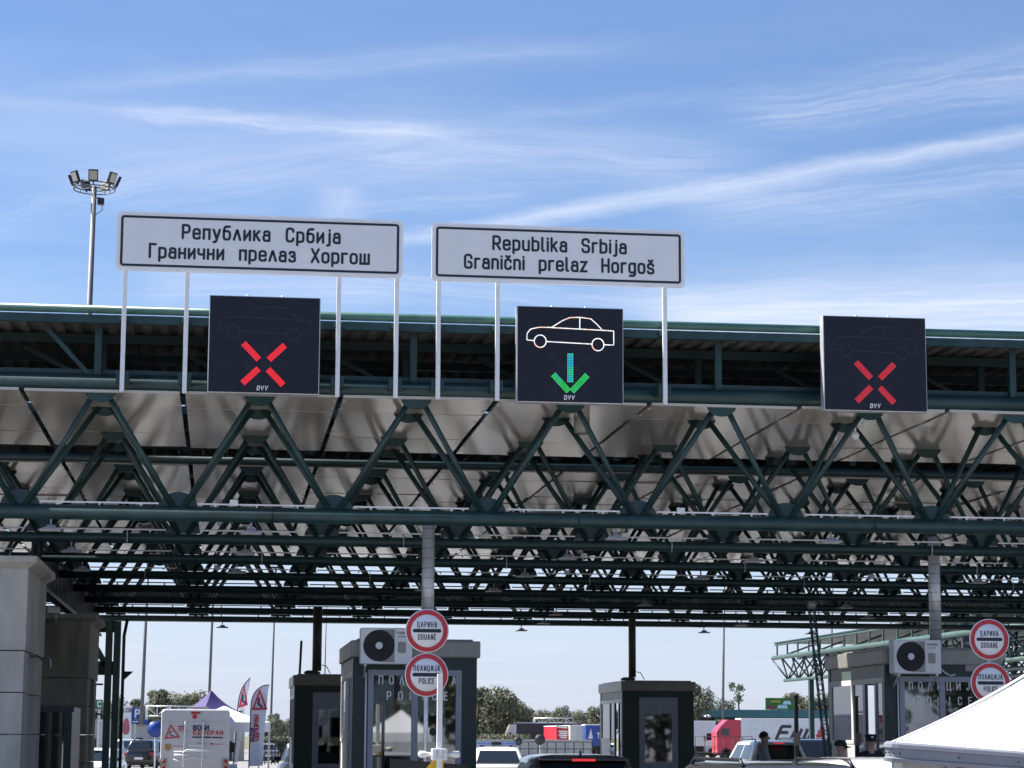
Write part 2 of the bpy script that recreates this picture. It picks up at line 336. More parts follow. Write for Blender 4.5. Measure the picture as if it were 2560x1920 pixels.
GL = {
 'Р': (.54, [[(0, 0), (0, 1)]]+_P), 'P': (.54, [[(0, 0), (0, 1)]]+_P), 'е': (.5, _e), 'e': (.5, _e), 'п': (.46, [[(0, 0), (0, .72), (.46, .72), (.46, 0)]]),
 'у': (.5, [[(0, .72), (.25, .04)], rnd([(.5, .72), (.2, -.22), (.02, -.22)], .1)]),
 'б': (.5, [rnd([(.47, 1), (.06, .98), (0, .62), (0, 0), (.5, 0), (.5, .64), (.02, .64)], .22)]),
 'л': (.52, [[(0, 0), (.23, .72), (.29, .72), (.52, 0)]]), 'и': (.46, [[(0, .72), (0, 0)], [(0, .04), (.46, .68)], [(.46, .72), (.46, 0)]]),
 'к': (.44, [[(0, 0), (0, .72)], [(.02, .28), (.42, .72)], [(.14, .42), (.44, 0)]]), 'а': (.48, _a), 'a': (.48, _a),
 'С': (.54, [_C]), 'C': (.54, [_C]), 'р': (.5, _p), 'p': (.5, _p), 'ј': (.2, _j), 'j': (.2, _j), 'Г': (.46, [[(0, 0), (0, 1), (.46, 1)]]),
 'н': (.46, [[(0, 0), (0, .72)], [(.46, 0), (.46, .72)], [(0, .37), (.46, .37)]]),
 'ч': (.46, [rnd([(0, .72), (0, .32), (.46, .32)], .14), [(.46, 0), (.46, .72)]]),
 'з': (.46, [rnd([(.02, .58), (.02, .72), (.42, .72), (.42, .39), (.16, .39)], .16), rnd([(.2, .38), (.46, .38), (.46, 0), (0, 0), (0, .14)], .18)]),
 'Х': (.56, _X), 'о': (.5, [bowl()]), 'o': (.5, [bowl()]), 'г': (.38, [[(0, 0), (0, .72), (.38, .72)]]),
 'ш': (.68, [[(0, .72), (0, 0), (.68, 0), (.68, .72)], [(.34, 0), (.34, .72)]]),
 'R': (.55, [[(0, 0), (0, 1)]]+_P+[[(.26, .44), (.56, 0)]]), 'u': (.48, [rnd([(0, .72), (0, 0), (.48, 0)], .22), [(.48, .72), (.48, 0)]]),
 'b': (.5, [[(0, 0), (0, 1)], rnd([(0, .72), (.5, .72), (.5, 0), (0, 0)], .23)]), 'l': (.14, [rnd([(0, 1), (0, 0), (.14, 0)], .12)]),
 'i': (0.0, _i), 'k': (.44, [[(0, 0), (0, 1)], [(.02, .28), (.42, .72)], [(.14, .42), (.44, 0)]]), 'S': (.56, _S),
 'r': (.34, [[(0, 0), (0, .72)], rnd([(0, .46), (0, .72), (.34, .72)], .2)]), 'G': (.56, [rnd([(.54, .76), (.54, 1), (0, 1), (0, 0), (.56, 0), (.56, .46), (.3, .46)], .24)]),
 'n': (.46, [[(0, 0), (0, .72)], rnd([(0, .46), (0, .72), (.46, .72), (.46, 0)], .22)]),
 'č': (.46, [rnd([(.46, .55), (.46, .72), (0, .72), (0, 0), (.46, 0), (.46, .17)], .22), _caron]), 'z': (.44, [[(0, .72), (.44, .72), (0, 0), (.46, 0)]]),
 'H': (.54, _H), 'Н': (.54, _H), 'g': (.48, [bowl(.48), rnd([(.48, .72), (.48, -.24), (.04, -.24)], .2)]),
 'š': (.46, [rnd([(.44, .58), (.44, .72), (0, .72), (0, .38), (.46, .34), (.46, 0), (0, 0), (0, .14)], .17), _caron]),
 'Ц': (.62, [[(0, 1), (0, 0), (.62, 0), (.62, -.18)], [(.52, 1), (.52, 0)]]), 'А': (.58, _A), 'A': (.58, _A),
 'И': (.54, [[(0, 1), (0, 0)], [(0, .05), (.54, .95)], [(.54, 1), (.54, 0)]]), 'D': (.55, [[(0, 0), (0, 1)], rnd([(0, 1), (.55, 1), (.55, 0), (0, 0)], .26)]),
 'O': (.56, [_O]), 'О': (.56, [_O]), 'U': (.54, [rnd([(0, 1), (0, 0), (.54, 0), (.54, 1)], .26)]), 'N': (.54, [[(0, 0), (0, 1)], [(0, .95), (.54, .05)], [(.54, 0), (.54, 1)]]),
 'E': (.46, _E), 'П': (.54, [[(0, 0), (0, 1), (.54, 1), (.54, 0)]]), 'Л': (.56, [[(0, 0), (.25, 1), (.31, 1), (.56, 0)]]),
 'Ј': (.42, [rnd([(.42, 1), (.42, 0), (0, 0), (0, .22)], .2)]), 'L': (.44, [[(0, 1), (0, 0), (.44, 0)]]), 'I': (0.0, _I), 'T': (.56, _T), 'В': (.55, _B), 'B': (.55, _B),
 'З': (.52, [rnd([(.02, .8), (.02, 1), (.48, 1), (.48, .53), (.2, .53)], .2), rnd([(.24, .52), (.52, .52), (.52, 0), (0, 0), (0, .2)], .22)]),
 'Д': (.64, [[(0, -.17), (0, 0), (.64, 0), (.64, -.17)], [(.09, 0), (.2, 1), (.54, 1), (.54, 0)]]), 'М': (.64, _M), 'M': (.64, _M), 'K': (.54, _K), 'К': (.54, _K),
 'V': (.56, [[(0, 1), (.28, 0), (.56, 1)]]), 'W': (.8, [[(0, 1), (.2, 0), (.4, .9), (.6, 0), (.8, 1)]]), 'F': (.46, [[(0, 0), (0, 1), (.46, 1)], [(0, .52), (.4, .52)]]), 'Y': (.56, [[(0, 1), (.28, .5), (.56, 1)], [(.28, .5), (.28, 0)]]),
 '0': (.5, [rnd([(.25, 0), (0, 0), (0, 1), (.5, 1), (.5, 0), (.25, 0)], .24)]),
}
def ribbon(mb, pts, w, y, T=None, cap=True):
    """flat stroke of width w along a 2-D polyline, facing -Y, with rounded ends"""
    P = [Vector(pts[0])]
    for p in pts[1:]:
        if (Vector(p)-P[-1]).length > 1e-4: P.append(Vector(p))
    if len(P) < 2: P.append(P[0]+Vector((0, 1e-3)))
    closed = (P[0]-P[-1]).length < 1e-3 and len(P) > 3
    if closed: P = P[:-1]
    n = len(P); Ls, Rs = [], []
    for i in range(n):
        a = P[i-1] if (i > 0 or closed) else None; b = P[(i+1) % n] if (i < n-1 or closed) else None
        d0 = (P[i]-a).normalized() if a is not None else None; d1 = (b-P[i]).normalized() if b is not None else None
        d0 = d0 or d1; d1 = d1 or d0; n0 = Vector((-d0.y, d0.x)); n1 = Vector((-d1.y, d1.x)); mm = n0+n1
        mm = mm.normalized() if mm.length > 1e-3 else n0; k = min(1/max(mm.dot(n0), .45), 2.0)
        Ls.append(P[i]+mm*w/2*k); Rs.append(P[i]-mm*w/2*k)
    vs = [(p.x, y, p.y) for p in Ls]+[(p.x, y, p.y) for p in Rs]; m = n if closed else n-1
    fs = [(i, n+i, n+(i+1) % n, (i+1) % n) for i in range(m)]
    mb.add(vs, fs, False, T)
    if cap and not closed:
        for e, q in ((0, (P[0]-P[1]).normalized()), (n-1, (P[-1]-P[-2]).normalized())):
            c = P[e]; a0 = math.atan2(q.y, q.x); vs = [(c.x+w/2*math.cos(a0+t), y, c.y+w/2*math.sin(a0+t)) for t in [(-.5+k/6)*PI for k in range(7)]]
            mb.add(vs, [tuple(range(7))], False, T)
def lettering(mb, text, x0, z0, h, width=None, sw=.165, gap=.30, y=0.0, T=None, slant=0.0, xs=1.0, spaces=.55):
    """text as strokes; x0,z0 = left end of the base line; width = total width to fit (spacing is adjusted)"""
    ws = [GL[c][0]*xs if c != ' ' else spaces for c in text]; nat = sum(ws); ng = len(text)-1
    g_ = gap if width is None else ((width/h)-nat-sw)/max(ng, 1)
    x = sw/2; k = 0
    for c, w in zip(text, ws):
        if c == ' ' and isinstance(mb, list): mb.append(MB())
        if c != ' ':
            for st in GL[c][1]:
                ribbon(mb, [((x0+(x+p[0]*xs+p[1]*slant)*h), z0+p[1]*h) for p in st], sw*h, y-0.0003*(k % 7), T) if not isinstance(mb, list) else ribbon(mb[-1], [((x0+(x+p[0]*xs+p[1]*slant)*h), z0+p[1]*h) for p in st], sw*h, y-0.0003*(k % 7), T); k += 1
        x += w+g_
    return (x-g_+sw/2)*h

# ------------------------------------------------------------------ ground
def asphalt():
    m = bpy.data.materials.new('asphalt'); m.use_nodes = True; t = m.node_tree; q = G(t); b = t.nodes['Principled BSDF']
    tcn = q.n('ShaderNodeTexCoord'); v = tcn.outputs['Object']
    n1 = q.ss(q.noise(v, 0.35, 6, 0.6), 0.3, 0.7); n2 = q.ss(q.noise(v, 40, 3), 0.3, 0.7)
    c = q.mix(n1, (0.20, 0.195, 0.19, 1), (0.27, 0.265, 0.255, 1)); c = q.mix(q.m('MULTIPLY', n2, 0.35), c, (0.15, 0.15, 0.15, 1))
    q.put(b.inputs['Base Color'], c); b.inputs['Roughness'].default_value = 0.85; return m
ASPH = asphalt()
GRASS_M = mat('dry_grass', (0.13, 0.13, 0.06), 0.95, 0, 0.3, 0.3)
gz = lambda y: 0.0 if y <= 64 else (-0.35 if y >= 82 else -0.35*(y-64)/18)
mb = MB()
ys = [-400, 64, 82, 330, 4000]; xs = [-2500, 2500]
for y in ys: mb.v += [(x, y, gz(y)) for x in xs]
mb.f = [(2*i, 2*i+1, 2*i+3, 2*i+2) for i in range(3)]; mb.sm = [False]*3
struct('asphalt_ground', mb, ASPH)
mb = MB(); mb.add([(-2500, 330, -.35), (2500, 330, -.35), (2500, 4000, -.35), (-2500, 4000, -.35)], [(0, 1, 2, 3)]); struct('grass_field', mb, GRASS_M)
mb = MB()
def dashes(pts, w, dash, gap_):
    L = 0
    for a, b in zip(pts, pts[1:]):
        a, b = Vector(a), Vector(b); d = (b-a); n = d.length; d.normalize(); nn = Vector((-d.y, d.x))*w/2; s = 0
        while s < n:
            e = min(s+dash, n); p, q = a+d*s, a+d*e; zz = [gz(p.y)+.005, gz(q.y)+.005]
            mb.add([(p.x-nn.x, p.y-nn.y, zz[0]), (q.x-nn.x, q.y-nn.y, zz[1]), (q.x+nn.x, q.y+nn.y, zz[1]), (p.x+nn.x, p.y+nn.y, zz[0])], [(0, 1, 2, 3)]); s += dash+gap_
arc = [(3.2+26*math.sin(t)*.5, 104+34*(1-math.cos(t))) for t in [k*.16 for k in range(10)]]
dashes([(2.2, 84.5), (2.3, 103)], .22, 3, 1.5); dashes(arc, .3, 50, 0); dashes([(x+1.6, y+14) for x, y in arc], .3, 50, 0); dashes([(0.6, 86), (0.3, 128)], .16, 40, 0)
struct('road_marking', mb, WHITEP)

# ------------------------------------------------------------------ canopy
SHEDC = mat('conduit_grey', (.22, .22, .23), .6, .1, .1)
BAY = 2.24; XT0 = -1.86; XB0 = -0.69; P_ = 4.25; ZB = 4.80; ZT = 6.575; YF = 31.8
CB = Vector((4.5, 32.5, 0))
canopy = thing('border_canopy', 'dark green tubular steel canopy spanning all the border lanes', 'canopy', CB)
def halfdisc(rx, rz, up):
    pts = [(rx*math.cos(PI*k/12), (rz if up else -rz)*math.sin(PI*k/12)) for k in range(13)]
    return pts if up else pts[::-1]
mbx = MB(); mbx.prism(halfdisc(.275, .225, True), -.012, .012); G_UP = mbx.mesh('gusset_plate'); fix_normals(G_UP); G_UP.materials.append(GREEN)
mbx = MB(); mbx.prism(halfdisc(.225, .175, False), -.012, .012); G_DN = mbx.mesh('gusset_plate'); fix_normals(G_DN); G_DN.materials.append(GREEN)
def brace_ends(sx, sy):
    a = Vector((sx*.075, sy*.03, .09)); b = Vector((sx*(BAY/2-.06), sy*.66, ZT-ZB-.10)); return a, b
BR = {}
for sx in (-1, 1):
    for sy in (-1, 1):
        mbx = MB(); a, b = brace_ends(sx, sy); mbx.tube([a, b], .042, 10); BR[sx, sy] = mbx.mesh('brace'); BR[sx, sy].materials.append(GREEN)
def xr(Y):                                       # span that the frame can see at depth Y
    return PY(-60, 1300, Y).x-1.2, PY(2620, 1300, Y).x+1.2
chords = []
for k in range(8):
    Y = 32.5+P_*k; lo, hi = xr(Y); mb = MB(); CR = .110 if k == 0 else .084; mb.tube([(lo-1, Y, ZB), (hi+1, Y, ZB)], CR, 18)
    ch = obj('bottom_chord', mb, GREEN, canopy, CB); chords.append(ch)
    i0 = math.ceil((lo-XB0)/BAY); i1 = math.floor((hi-XB0)/BAY); joined = MB()
    for i in range(i0, i1+1):
        xb = XB0+BAY*i
        for sx in (-1, 1):
            for sy in (-1, 1):
                if k < 4: inst(BR[sx, sy], 'brace', ch, Vector((xb, Y, ZB))-CB)
                else:
                    a, b = brace_ends(sx, sy); o = Vector((xb, Y, ZB)); joined.tube([o+a, o+b], .042, 7)
        if k < 4: inst(G_UP, 'gusset_plate', ch, Vector((xb, Y, ZB+.09))-CB)
        else: joined.prism([(xb+x, ZB+.09+z) for x, z in halfdisc(.275, .225, True)], Y-.012, Y+.012)
        for sy in (-1, 1):
            xt = xb+BAY/2
            if k < 4: inst(G_DN, 'gusset_plate', ch, Vector((xt, Y+sy*.7, ZT-.11))-CB)
            else: joined.prism([(xt+x, ZT-.11+z) for x, z in halfdisc(.225, .175, False)], Y+sy*.7-.012, Y+sy*.7+.012)
    if joined.v: obj('brace_lattice', joined, GREEN, ch, CB, kind='stuff')
    for sy in (-1, 1):
        r = .12 if (k == 0 and sy < 0) else .09
        mb = MB(); mb.tube([(lo-1, Y+sy*.7, ZT-(.05 if k == 2 else 0)), (hi+1, Y+sy*.7, ZT-(.05 if k == 2 else 0))], r, 18 if r > .1 else 10); obj('top_chord', mb, GREEN, canopy, CB)
    if k >= 4:
        mb = MB()
        for i in range(i0, i1): x0, x1 = XB0+BAY*i+.3, XB0+BAY*(i+1)-.3; mb.box(x0, Y-.05, ZB+.12, x1, Y-.03, ZB+.145); mb.box(x0+.3, Y-.05, ZB+.08, x0+.33, Y-.03, ZB+.12); mb.box(x1-.33, Y-.05, ZB+.08, x1-.3, Y-.03, ZB+.12)
        obj('conduit', mb, SHEDC, ch, CB, kind='stuff')
    # cable conduit clipped along the chord, broken at the gussets
    if k < 4:
        for i in range(i0, i1):
            x0, x1 = XB0+BAY*i+.28, XB0+BAY*(i+1)-.28; mb = MB(); mb.box(x0, Y-.05, ZB+.13, x1, Y-.03, ZB+.152)
            for t in (.15, .5, .85): xx = x0+(x1-x0)*t; mb.box(xx-.012, Y-.052, ZB+.10, xx+.012, Y-.028, ZB+.13)
            obj('conduit', mb, PLASTW, ch, CB)
        for i in range(i0, i1):
            if (i*7+k*3) % 3 == 0:
                xx = XB0+BAY*i+.5+.9*random.random(); mb = MB(); mb.box(xx-.06, Y-.075, ZB+.12, xx+.06, Y-.03, ZB+.21, c=.008); obj('junction_box', mb, PLASTW, ch, CB)
            if (i+k) % 2 == 0:
                xx = XB0+BAY*i+BAY*.6; mb = MB(); mb.tube([(xx, Y-CR-.004, ZB+.12), (xx+.004, Y-CR-.013, ZB), (xx, Y-CR+.01, ZB-.10)], .007, 6); obj('cable', mb, PLASTW if k else BLACKR, ch, CB)
# roof edge, deck, clerestory posts
lo, hi = -6.5, 14.5
mb = MB(); mb.tube([(lo, 31.42, 7.555), (hi, 31.42, 7.555)], .06, 14); obj('edge_tube', mb, GREEN_L, canopy, CB)
mb = MB(); mb.box(lo, 31.40, 7.36, hi, 31.48, 7.478); obj('edge_beam', mb, GREEN, canopy, CB)
mb = MB(); mb.box(lo, 31.86, 6.60, hi, 31.93, 6.77); obj('sill_plate', mb, GREEN, canopy, CB)
for row, (Y, z1) in enumerate(((31.8, 7.38), (33.2, 7.36), (36.05, 7.34))):
    for i in range(-2, 8):
        x = XT0+BAY*i; mb = MB(); mb.box(x-.048, Y-.048, ZT+.1, x+.048, Y+.048, z1); obj('roof_post', mb, GREEN, canopy, CB)
        if row == 1: mb = MB(); mb.bar((x, Y, ZT+.15), (x-BAY*.52, Y, 7.3), .06, .06); obj('roof_brace', mb, GREEN, canopy, CB)
for x0, x1 in ((XT0-.75, XT0-.06),):
    mb = MB(); mb.bar((x0, 31.79, 7.36), (x1, 31.79, 6.62), .06, .06, (0, 1, 0)); obj('roof_brace', mb, GREEN, canopy, CB)
mb = MB(); mb.bar((XT0, 31.9, 6.65), (XT0-1.5, 35.5, 7.3), .06, .06); obj('roof_brace', mb, GREEN, canopy, CB)
for Y in (32.6, 34.3, 36.0, 37.8): mb = MB(); mb.box(lo, Y-.04, 7.27, hi, Y+.04, 7.40); obj('purlin', mb, GREEN_D, canopy, CB)
def deck(x0, x1, y0, y1, za, zb, per=.25, hgt=.045):
    m_ = MB(); xs_ = []; x = x0
    while x < x1: xs_ += [(x, 0), (x+per*.42, 0), (x+per*.5, hgt), (x+per*.92, hgt)]; x += per
    for y, z in ((y0, za), (y1, zb)): m_.v += [(x, y, z+d) for x, d in xs_]
    n = len(xs_); m_.f = [(i, i+1, n+i+1, n+i) for i in range(n-1)]; m_.sm = [False]*(n-1); return m_
obj('roof_deck', deck(-22, 45, 31.43, 39.3, 7.44, 7.42), DECK, canopy, CB, norm=False)
obj('roof_deck', deck(-24, 55, 39.9, 64.4, 7.44, 7.40, .5), DECK, canopy, CB, norm=False)
# clerestory in front of the second roof field
for i in range(-3, 10):
    for dx_ in (0, .22): x = XT0+BAY*i+dx_*5; mb = MB(); mb.box(x-.05, 40.36, ZT+.1, x+.05, 40.46, 7.40); obj('roof_post', mb, GREEN, canopy, CB)
mb = MB(); mb.box(-6, 40.30, ZT+.15, -0.4, 40.34, 7.36); obj('fascia_panel', mb, GREEN_D, canopy, CB)
mb = MB(); mb.box(-8, 39.92, 7.30, 22, 40.0, 7.44); obj('edge_beam', mb, GREEN, canopy, CB)
# ceiling panels hung under the top chords, joints open
XG = -0.66
rows = [(31.72, 33.16), (33.19, 36.02), (36.05, 37.75)]
for k in range(2, 8):
    Y = 32.5+P_*k; rows += [(Y-.74, Y+.68), (Y+.71, Y+P_-.77 if k < 7 else Y+1.3)]
npan = 0
for ri, (y0, y1) in enumerate(rows):
    a, b = xr((y0+y1)/2); i0 = math.floor((a-XG)/BAY); i1 = math.ceil((b-XG)/BAY)
    for i in range(i0, i1):
        z = 6.425+random.uniform(-.004, .004); tz = random.uniform(-.006, .006); tx = random.uniform(-.006, .006)
        x0, x1 = XG+BAY*i+.038, XG+BAY*(i+1)-.038
        mb = MB(); mb.box(x0, y0, z, x1, y1, z+.04)
        mb.v = [(x, y, zz+tz*(y-y0)+tx*(x-x0)) for x, y, zz in mb.v]
        for ex in (x0+.012, x1-.052):                # fixing cleats at the joint
            for t in (.25, .75): mb.box(ex, y0+(y1-y0)*t-.02, z-.012, ex+.04, y0+(y1-y0)*t+.02, z-.001)
        obj('ceiling_panel', mb, CEIL, canopy, CB, norm=False); npan += 1
mb = MB(); mb.box(-12, 63.85, 5.35, 27, 63.97, 5.66); obj('tie_beam', mb, GREEN_D, canopy, CB)
# end frame at the left
for x in (-3.06, -2.84): mb = MB(); mb.box(x-.105, 61.9, -.02, x+.075, 62.2, 4.70); obj('column', mb, GREEN_F, canopy, CB)  # canopy green, lightened in the paint to stand in for light from the front
mb = MB(); mb.tube([(-2.675, 61.95, 0), (-2.675, 61.95, 4.3), (-2.60, 61.95, 4.75)], .045, 8); obj('downpipe', mb, GREEN_D, canopy, CB)
mb = MB(); mb.bar((-3.7, 62.05, 4.45), (-3.13, 62.05, 3.5), .10, .16); obj('column_brace', mb, GREEN_F, canopy, CB)  # light put into the colour, as on the columns
mb = MB(); mb.box(-4.2, 62.0, 3.25, -2.9, 62.12, 3.62); obj('column_tie', mb, GREEN_D, canopy, CB)
mb = MB(); mb.box(-4.2, 62.0, 4.40, -2.9, 62.12, 4.72); obj('column_tie', mb, GREEN_D, canopy, CB)
mb = MB(); mb.prism([(-2.68, 3.35), (-2.40, 3.35), (-2.72, 3.05)], 61.9, 62.1); obj('bracket', mb, GREEN_D, canopy, CB)
for z in (3.0, 2.2, 1.2): mb = MB(); mb.box(-4.2, 62.02, z-.025, -3.2, 62.07, z+.025); obj('column_tie', mb, GREEN, canopy, CB)
# lamps hung below the chords
SHED_ = mat('lamp_grey', (.26, .26, .29), .5, .1, .1)
def canopy_lamp(u, k, label):
    Y = 32.5+P_*k; x = PY(u, 1330, Y).x
    t = thing('canopy_lamp', label, 'ceiling lamp', (x, Y, ZB-(.112 if k == 0 else .078)), 0, 'flat lamps hung under the canopy chords')
    mb = MB(); mb.box(-.012, -.05, -.105, .012, -.02, .0); obj('bracket', mb, SHED_, t)
    mb = MB(); mb.box(-.06, -.10, -.125, .07, .02, -.085, c=.01); obj('driver_box', mb, SHED_, t)
    mb = MB(); mb.prism([(-.18, -.158), (.16, -.158), (.15, -.13), (-.08, -.122)], -.14, .12); obj('housing', mb, SHED_, t)
    mb = MB(); mb.box(-.15, -.12, -.164, .14, .10, -.159); obj('diffuser', mb, PLASTW, t)
lamps = [(127, 0, 'flat lamp under the front chord, leftmost over the concrete pillar'), (628, 0, 'flat lamp under the front chord below the left red cross signal'), (1540, 0, 'flat lamp under the front chord right of the green arrow signal'),
 (2075, 0, 'flat lamp under the front chord left of the right steel duct'), (180, 1, 'flat lamp under the second chord above the concrete pillar'), (614, 1, 'flat lamp under the second chord below the left red cross signal'),
 (1417, 1, 'flat lamp under the second chord below the green arrow signal'), (1880, 1, 'flat lamp under the second chord right of the middle'), (209, 2, 'flat lamp under the third chord at the left edge of the bright gaps'),
 (595, 2, 'flat lamp under the third chord left of the steel duct'), (1312, 2, 'flat lamp under the third chord right of the steel duct'), (1750, 2, 'flat lamp under the third chord in the right half'), (2440, 2, 'flat lamp under the third chord right of the right steel duct'),
 (1060, 3, 'small dark lamp under the fourth chord behind the steel duct'), (1235, 3, 'small lamp under the fourth chord above the police car'), (1610, 4, 'small lamp under the fifth chord above the middle booth'), (2110, 4, 'small lamp under the fifth chord above the lattice pole'),
 (1390, 5, 'small lamp under the sixth chord left of the middle booth'), (2165, 5, 'small lamp under the sixth chord above the right police booth'), (1360, 6, 'small lamp under the seventh chord left of the middle booth'), (1850, 6, 'small lamp under the seventh chord above the red truck'),
 (562, 7, 'dark lamp hanging against the sky above the tents'), (1304, 7, 'dark lamp hanging against the sky above the dark trailer'), (1757, 7, 'dark lamp hanging against the sky right of the middle booth'), (2023, 7, 'dark lamp hanging against the sky beside the lattice pole')]
for l in lamps: canopy_lamp(*l)

# ------------------------------------------------------------------ name boards on the roof edge
def rrect(x0, z0, x1, z1, r, n=6):
    pts = []
    for cx, cz, a in ((x1-r, z0+r, -90), (x1-r, z1-r, 0), (x0+r, z1-r, 90), (x0+r, z0+r, 180)):
        pts += [(cx+r*math.cos(R_(a+90*k/n)), cz+r*math.sin(R_(a+90*k/n))) for k in range(n+1)]
    return pts
def name_board(label, x0, x1, z0, z1, lines, posts, zfoot):
    Y = 31.20; q = Y/31.4; x0 *= q; x1 *= q; z0 = HC+(z0-HC)*q; z1 = HC+(z1-HC)*q; zfoot = HC+(zfoot-HC)*q; z0 += .022; z1 += .022; posts = [p_*31.25/31.45 for p_ in posts]; W = x1-x0; H = z1-z0
    t = thing('name_board', label, 'sign', (x0, Y, zfoot), 0, 'white name boards on the canopy edge'); S = (x0, Y, zfoot)
    mb = MB(); mb.prism(rrect(x0, z0, x1, z1, .07), Y, Y+.045); obj('panel', mb, SIGNRIM, t, S)
    mb = MB(); mb.prism(rrect(x0+.035, z0+.035, x1-.035, z1-.035, .055), Y-.004, Y-.001); obj('face', mb, SIGNW, t, S)
    mb = MB(); pts = rrect(x0+.075, z0+.075, x1-.075, z1-.075, .03); ribbon(mb, pts+[pts[0]], .034, Y-.007); obj('border', mb, INK, t, S, norm=False)
    for txt, f0, f1, fb, ch in lines:
        ml = [MB()]; lettering(ml, txt, x0+W*f0, z1-H*fb, H*ch, W*(f1-f0), .185, y=Y-.007, xs=.90, spaces=.68)
        for wm in ml: obj('word', wm, INK, t, S, norm=False)
    for i, px in enumerate(posts):
        mb = MB(); mb.box(px-.031, Y+.047, zfoot, px+.031, Y+.105, z1-.1, c=.006); p = obj('post', mb, PLASTW, t, S)
        mb = MB(); mb.box(px-.09, Y+.107, ZT-.06, px+.09, Y+.47, ZT+.10, c=.01); obj('clamp', mb, GREEN, p, S); mb = MB(); mb.box(px-.07, Y+.107, 7.38, px+.07, Y+.21, 7.46, c=.008); obj('clamp', mb, GREEN, p, S)
pX = lambda u, v: PY(u, v, 31.45).x
name_board('long white board lettered Република Србија Гранични прелаз Хоргош', -1.637, 2.421, 8.105, 8.955,
    [('Република Србија', .224, .779, .43, .222), ('Гранични прелаз Хоргош', .112, .883, .77, .222)], [pX(309, 820), pX(465, 820), pX(846, 820), pX(991, 820)], 6.40)
name_board('shorter white board lettered Republika Srbija Granični prelaz Horgoš', 2.835, 6.537, 8.09, 8.94,
    [('Republika Srbija', .236, .768, .43, .222), ('Granični prelaz Horgoš', .125, .878, .765, .222)], [pX(1096, 850), pX(1244, 850), pX(1663, 870)], 6.40)

# ------------------------------------------------------------------ lane signals
def dots_along(mb, pts, step, r, y, rows=1, rstep=0.0, jit=0.0):
    acc = 0.0
    for a, b in zip(pts, pts[1:]):
        a, b = Vector(a), Vector(b); L = (b-a).length
        if L < 1e-6: continue
        d = (b-a)/L; nn = Vector((-d.y, d.x)); n = max(1, round(L/step))
        for i in range(n):
            for j in range(rows):
                c = a+d*(i+.5)*L/n+nn*(j-(rows-1)/2)*rstep; mb.disc((c.x, c.y), r, 6, y)
def lane_signal(label, x0, z0, W, H, state):
    Y = 31.12; q = Y/31.4; x0 *= q; z0 = HC+(z0-HC)*q; W *= q; H *= q; S = (x0+W/2, Y+.12, z0)
    t = thing('lane_signal', label, 'lane signal', S, 0, 'black lane signals on the canopy edge')
    mb = MB(); mb.box(x0-.012, Y+.012, z0-.012, x0+W+.012, Y+.19, z0+H+.012, c=.012); obj('case', mb, LEDCASE, t, S)
    mb = MB(); mb.box(x0, Y, z0, x0+W, Y+.02, z0+H, c=.006); obj('face', mb, LEDBOX, t, S)
    for f in (.34, .66): mb = MB(); mb.tube([(x0+W*f-.018, Y+.12, z0+H), (x0+W*f-.012, Y+.12, z0+H+.045), (x0+W*f+.012, Y+.12, z0+H+.045), (x0+W*f+.018, Y+.12, z0+H)], .008, 6); obj('lifting_eye', mb, GALV, t, S)
    for f in (.25, .75): mb = MB(); mb.box(x0+W*f-.03, Y+.192, 6.5, x0+W*f+.03, Y+.56, 6.58); obj('bracket', mb, GALV, t, S); mb = MB(); mb.box(x0+W*f-.03, Y+.192, 7.38, x0+W*f+.03, Y+.278, 7.46); obj('bracket', mb, GALV, t, S)
    F = lambda zx, zy: (x0+W*((zx-1090)/577), z0+H*(1-(zy-712)/502))
    yl = Y-.004
    def arcp(c, r, a0, a1, n=18): return [F(c[0]+r*math.cos(R_(a0+(a1-a0)*k/n)), c[1]+r*math.sin(R_(a0+(a1-a0)*k/n))) for k in range(n+1)]
    car = [[F(*p) for p in ((1180, 893), (1140, 890), (1141, 856), (1160, 832), (1205, 821), (1275, 820))], [F(*p) for p in ((1275, 820), (1335, 782), (1375, 765), (1430, 762), (1490, 768), (1520, 793), (1556, 828))],
           [F(*p) for p in ((1275, 821), (1556, 828), (1617, 830), (1617, 905), (1565, 905))], [F(*p) for p in ((1430, 764), (1430, 824))], [F(*p) for p in ((1248, 896), (1496, 903))],
           arcp((1213, 895), 33, 0, 360), arcp((1530, 905), 33, 0, 360)]
    lit = state == 'arrow'
    mb = MB()
    for pl in car: dots_along(mb, pl, .017, .0088 if lit else .006, yl)
    obj('car_outline', mb, LED_W if lit else DOTOFF, t, S, norm=False)
    arms = [((1268, 957), (1352, 1042)), ((1487, 962), (1403, 1042)), ((1268, 1168), (1352, 1088)), ((1482, 1172), (1400, 1090))]
    for a, b in arms:
        mb = MB(); dots_along(mb, [F(*a), F(*b)], .0265, .0095 if not lit else .005, yl, 4, .0225); obj('cross_arm', mb, DOTOFF if lit else (LED_RD if state == 'dim' else LED_R), t, S, norm=False)
    A = [[(1378, 955), (1378, 1110)], [(1284, 1068), (1370, 1158)], [(1472, 1068), (1386, 1158)]]
    for pl in A:
        mb = MB(); dots_along(mb, [F(*p) for p in pl], .0255, .0108 if lit else .005, yl, 4 if lit else 3, .0225); obj('arrow_stroke', mb, (LED_B if pl is A[0] else LED_G) if lit else DOTOFF, t, S, norm=False)
    mb = MB(); h = H*.04; lettering(mb, 'DVV', F(1343, 1200)[0], F(0, 1200)[1], h, W*.10, .24, y=yl, slant=.12); obj('emblem', mb, LOGO, t, S, norm=False)
lane_signal('black lane signal with a bright red cross under the Cyrillic board', -0.300, 6.424, 1.545, 1.372, 'cross')
lane_signal('black lane signal showing a white car and green down arrow', 4.085, 6.392, 1.530, 1.378, 'arrow')
lane_signal('black lane signal with a dim red cross at the right', 8.600, 6.376, 1.530, 1.384, 'dim')
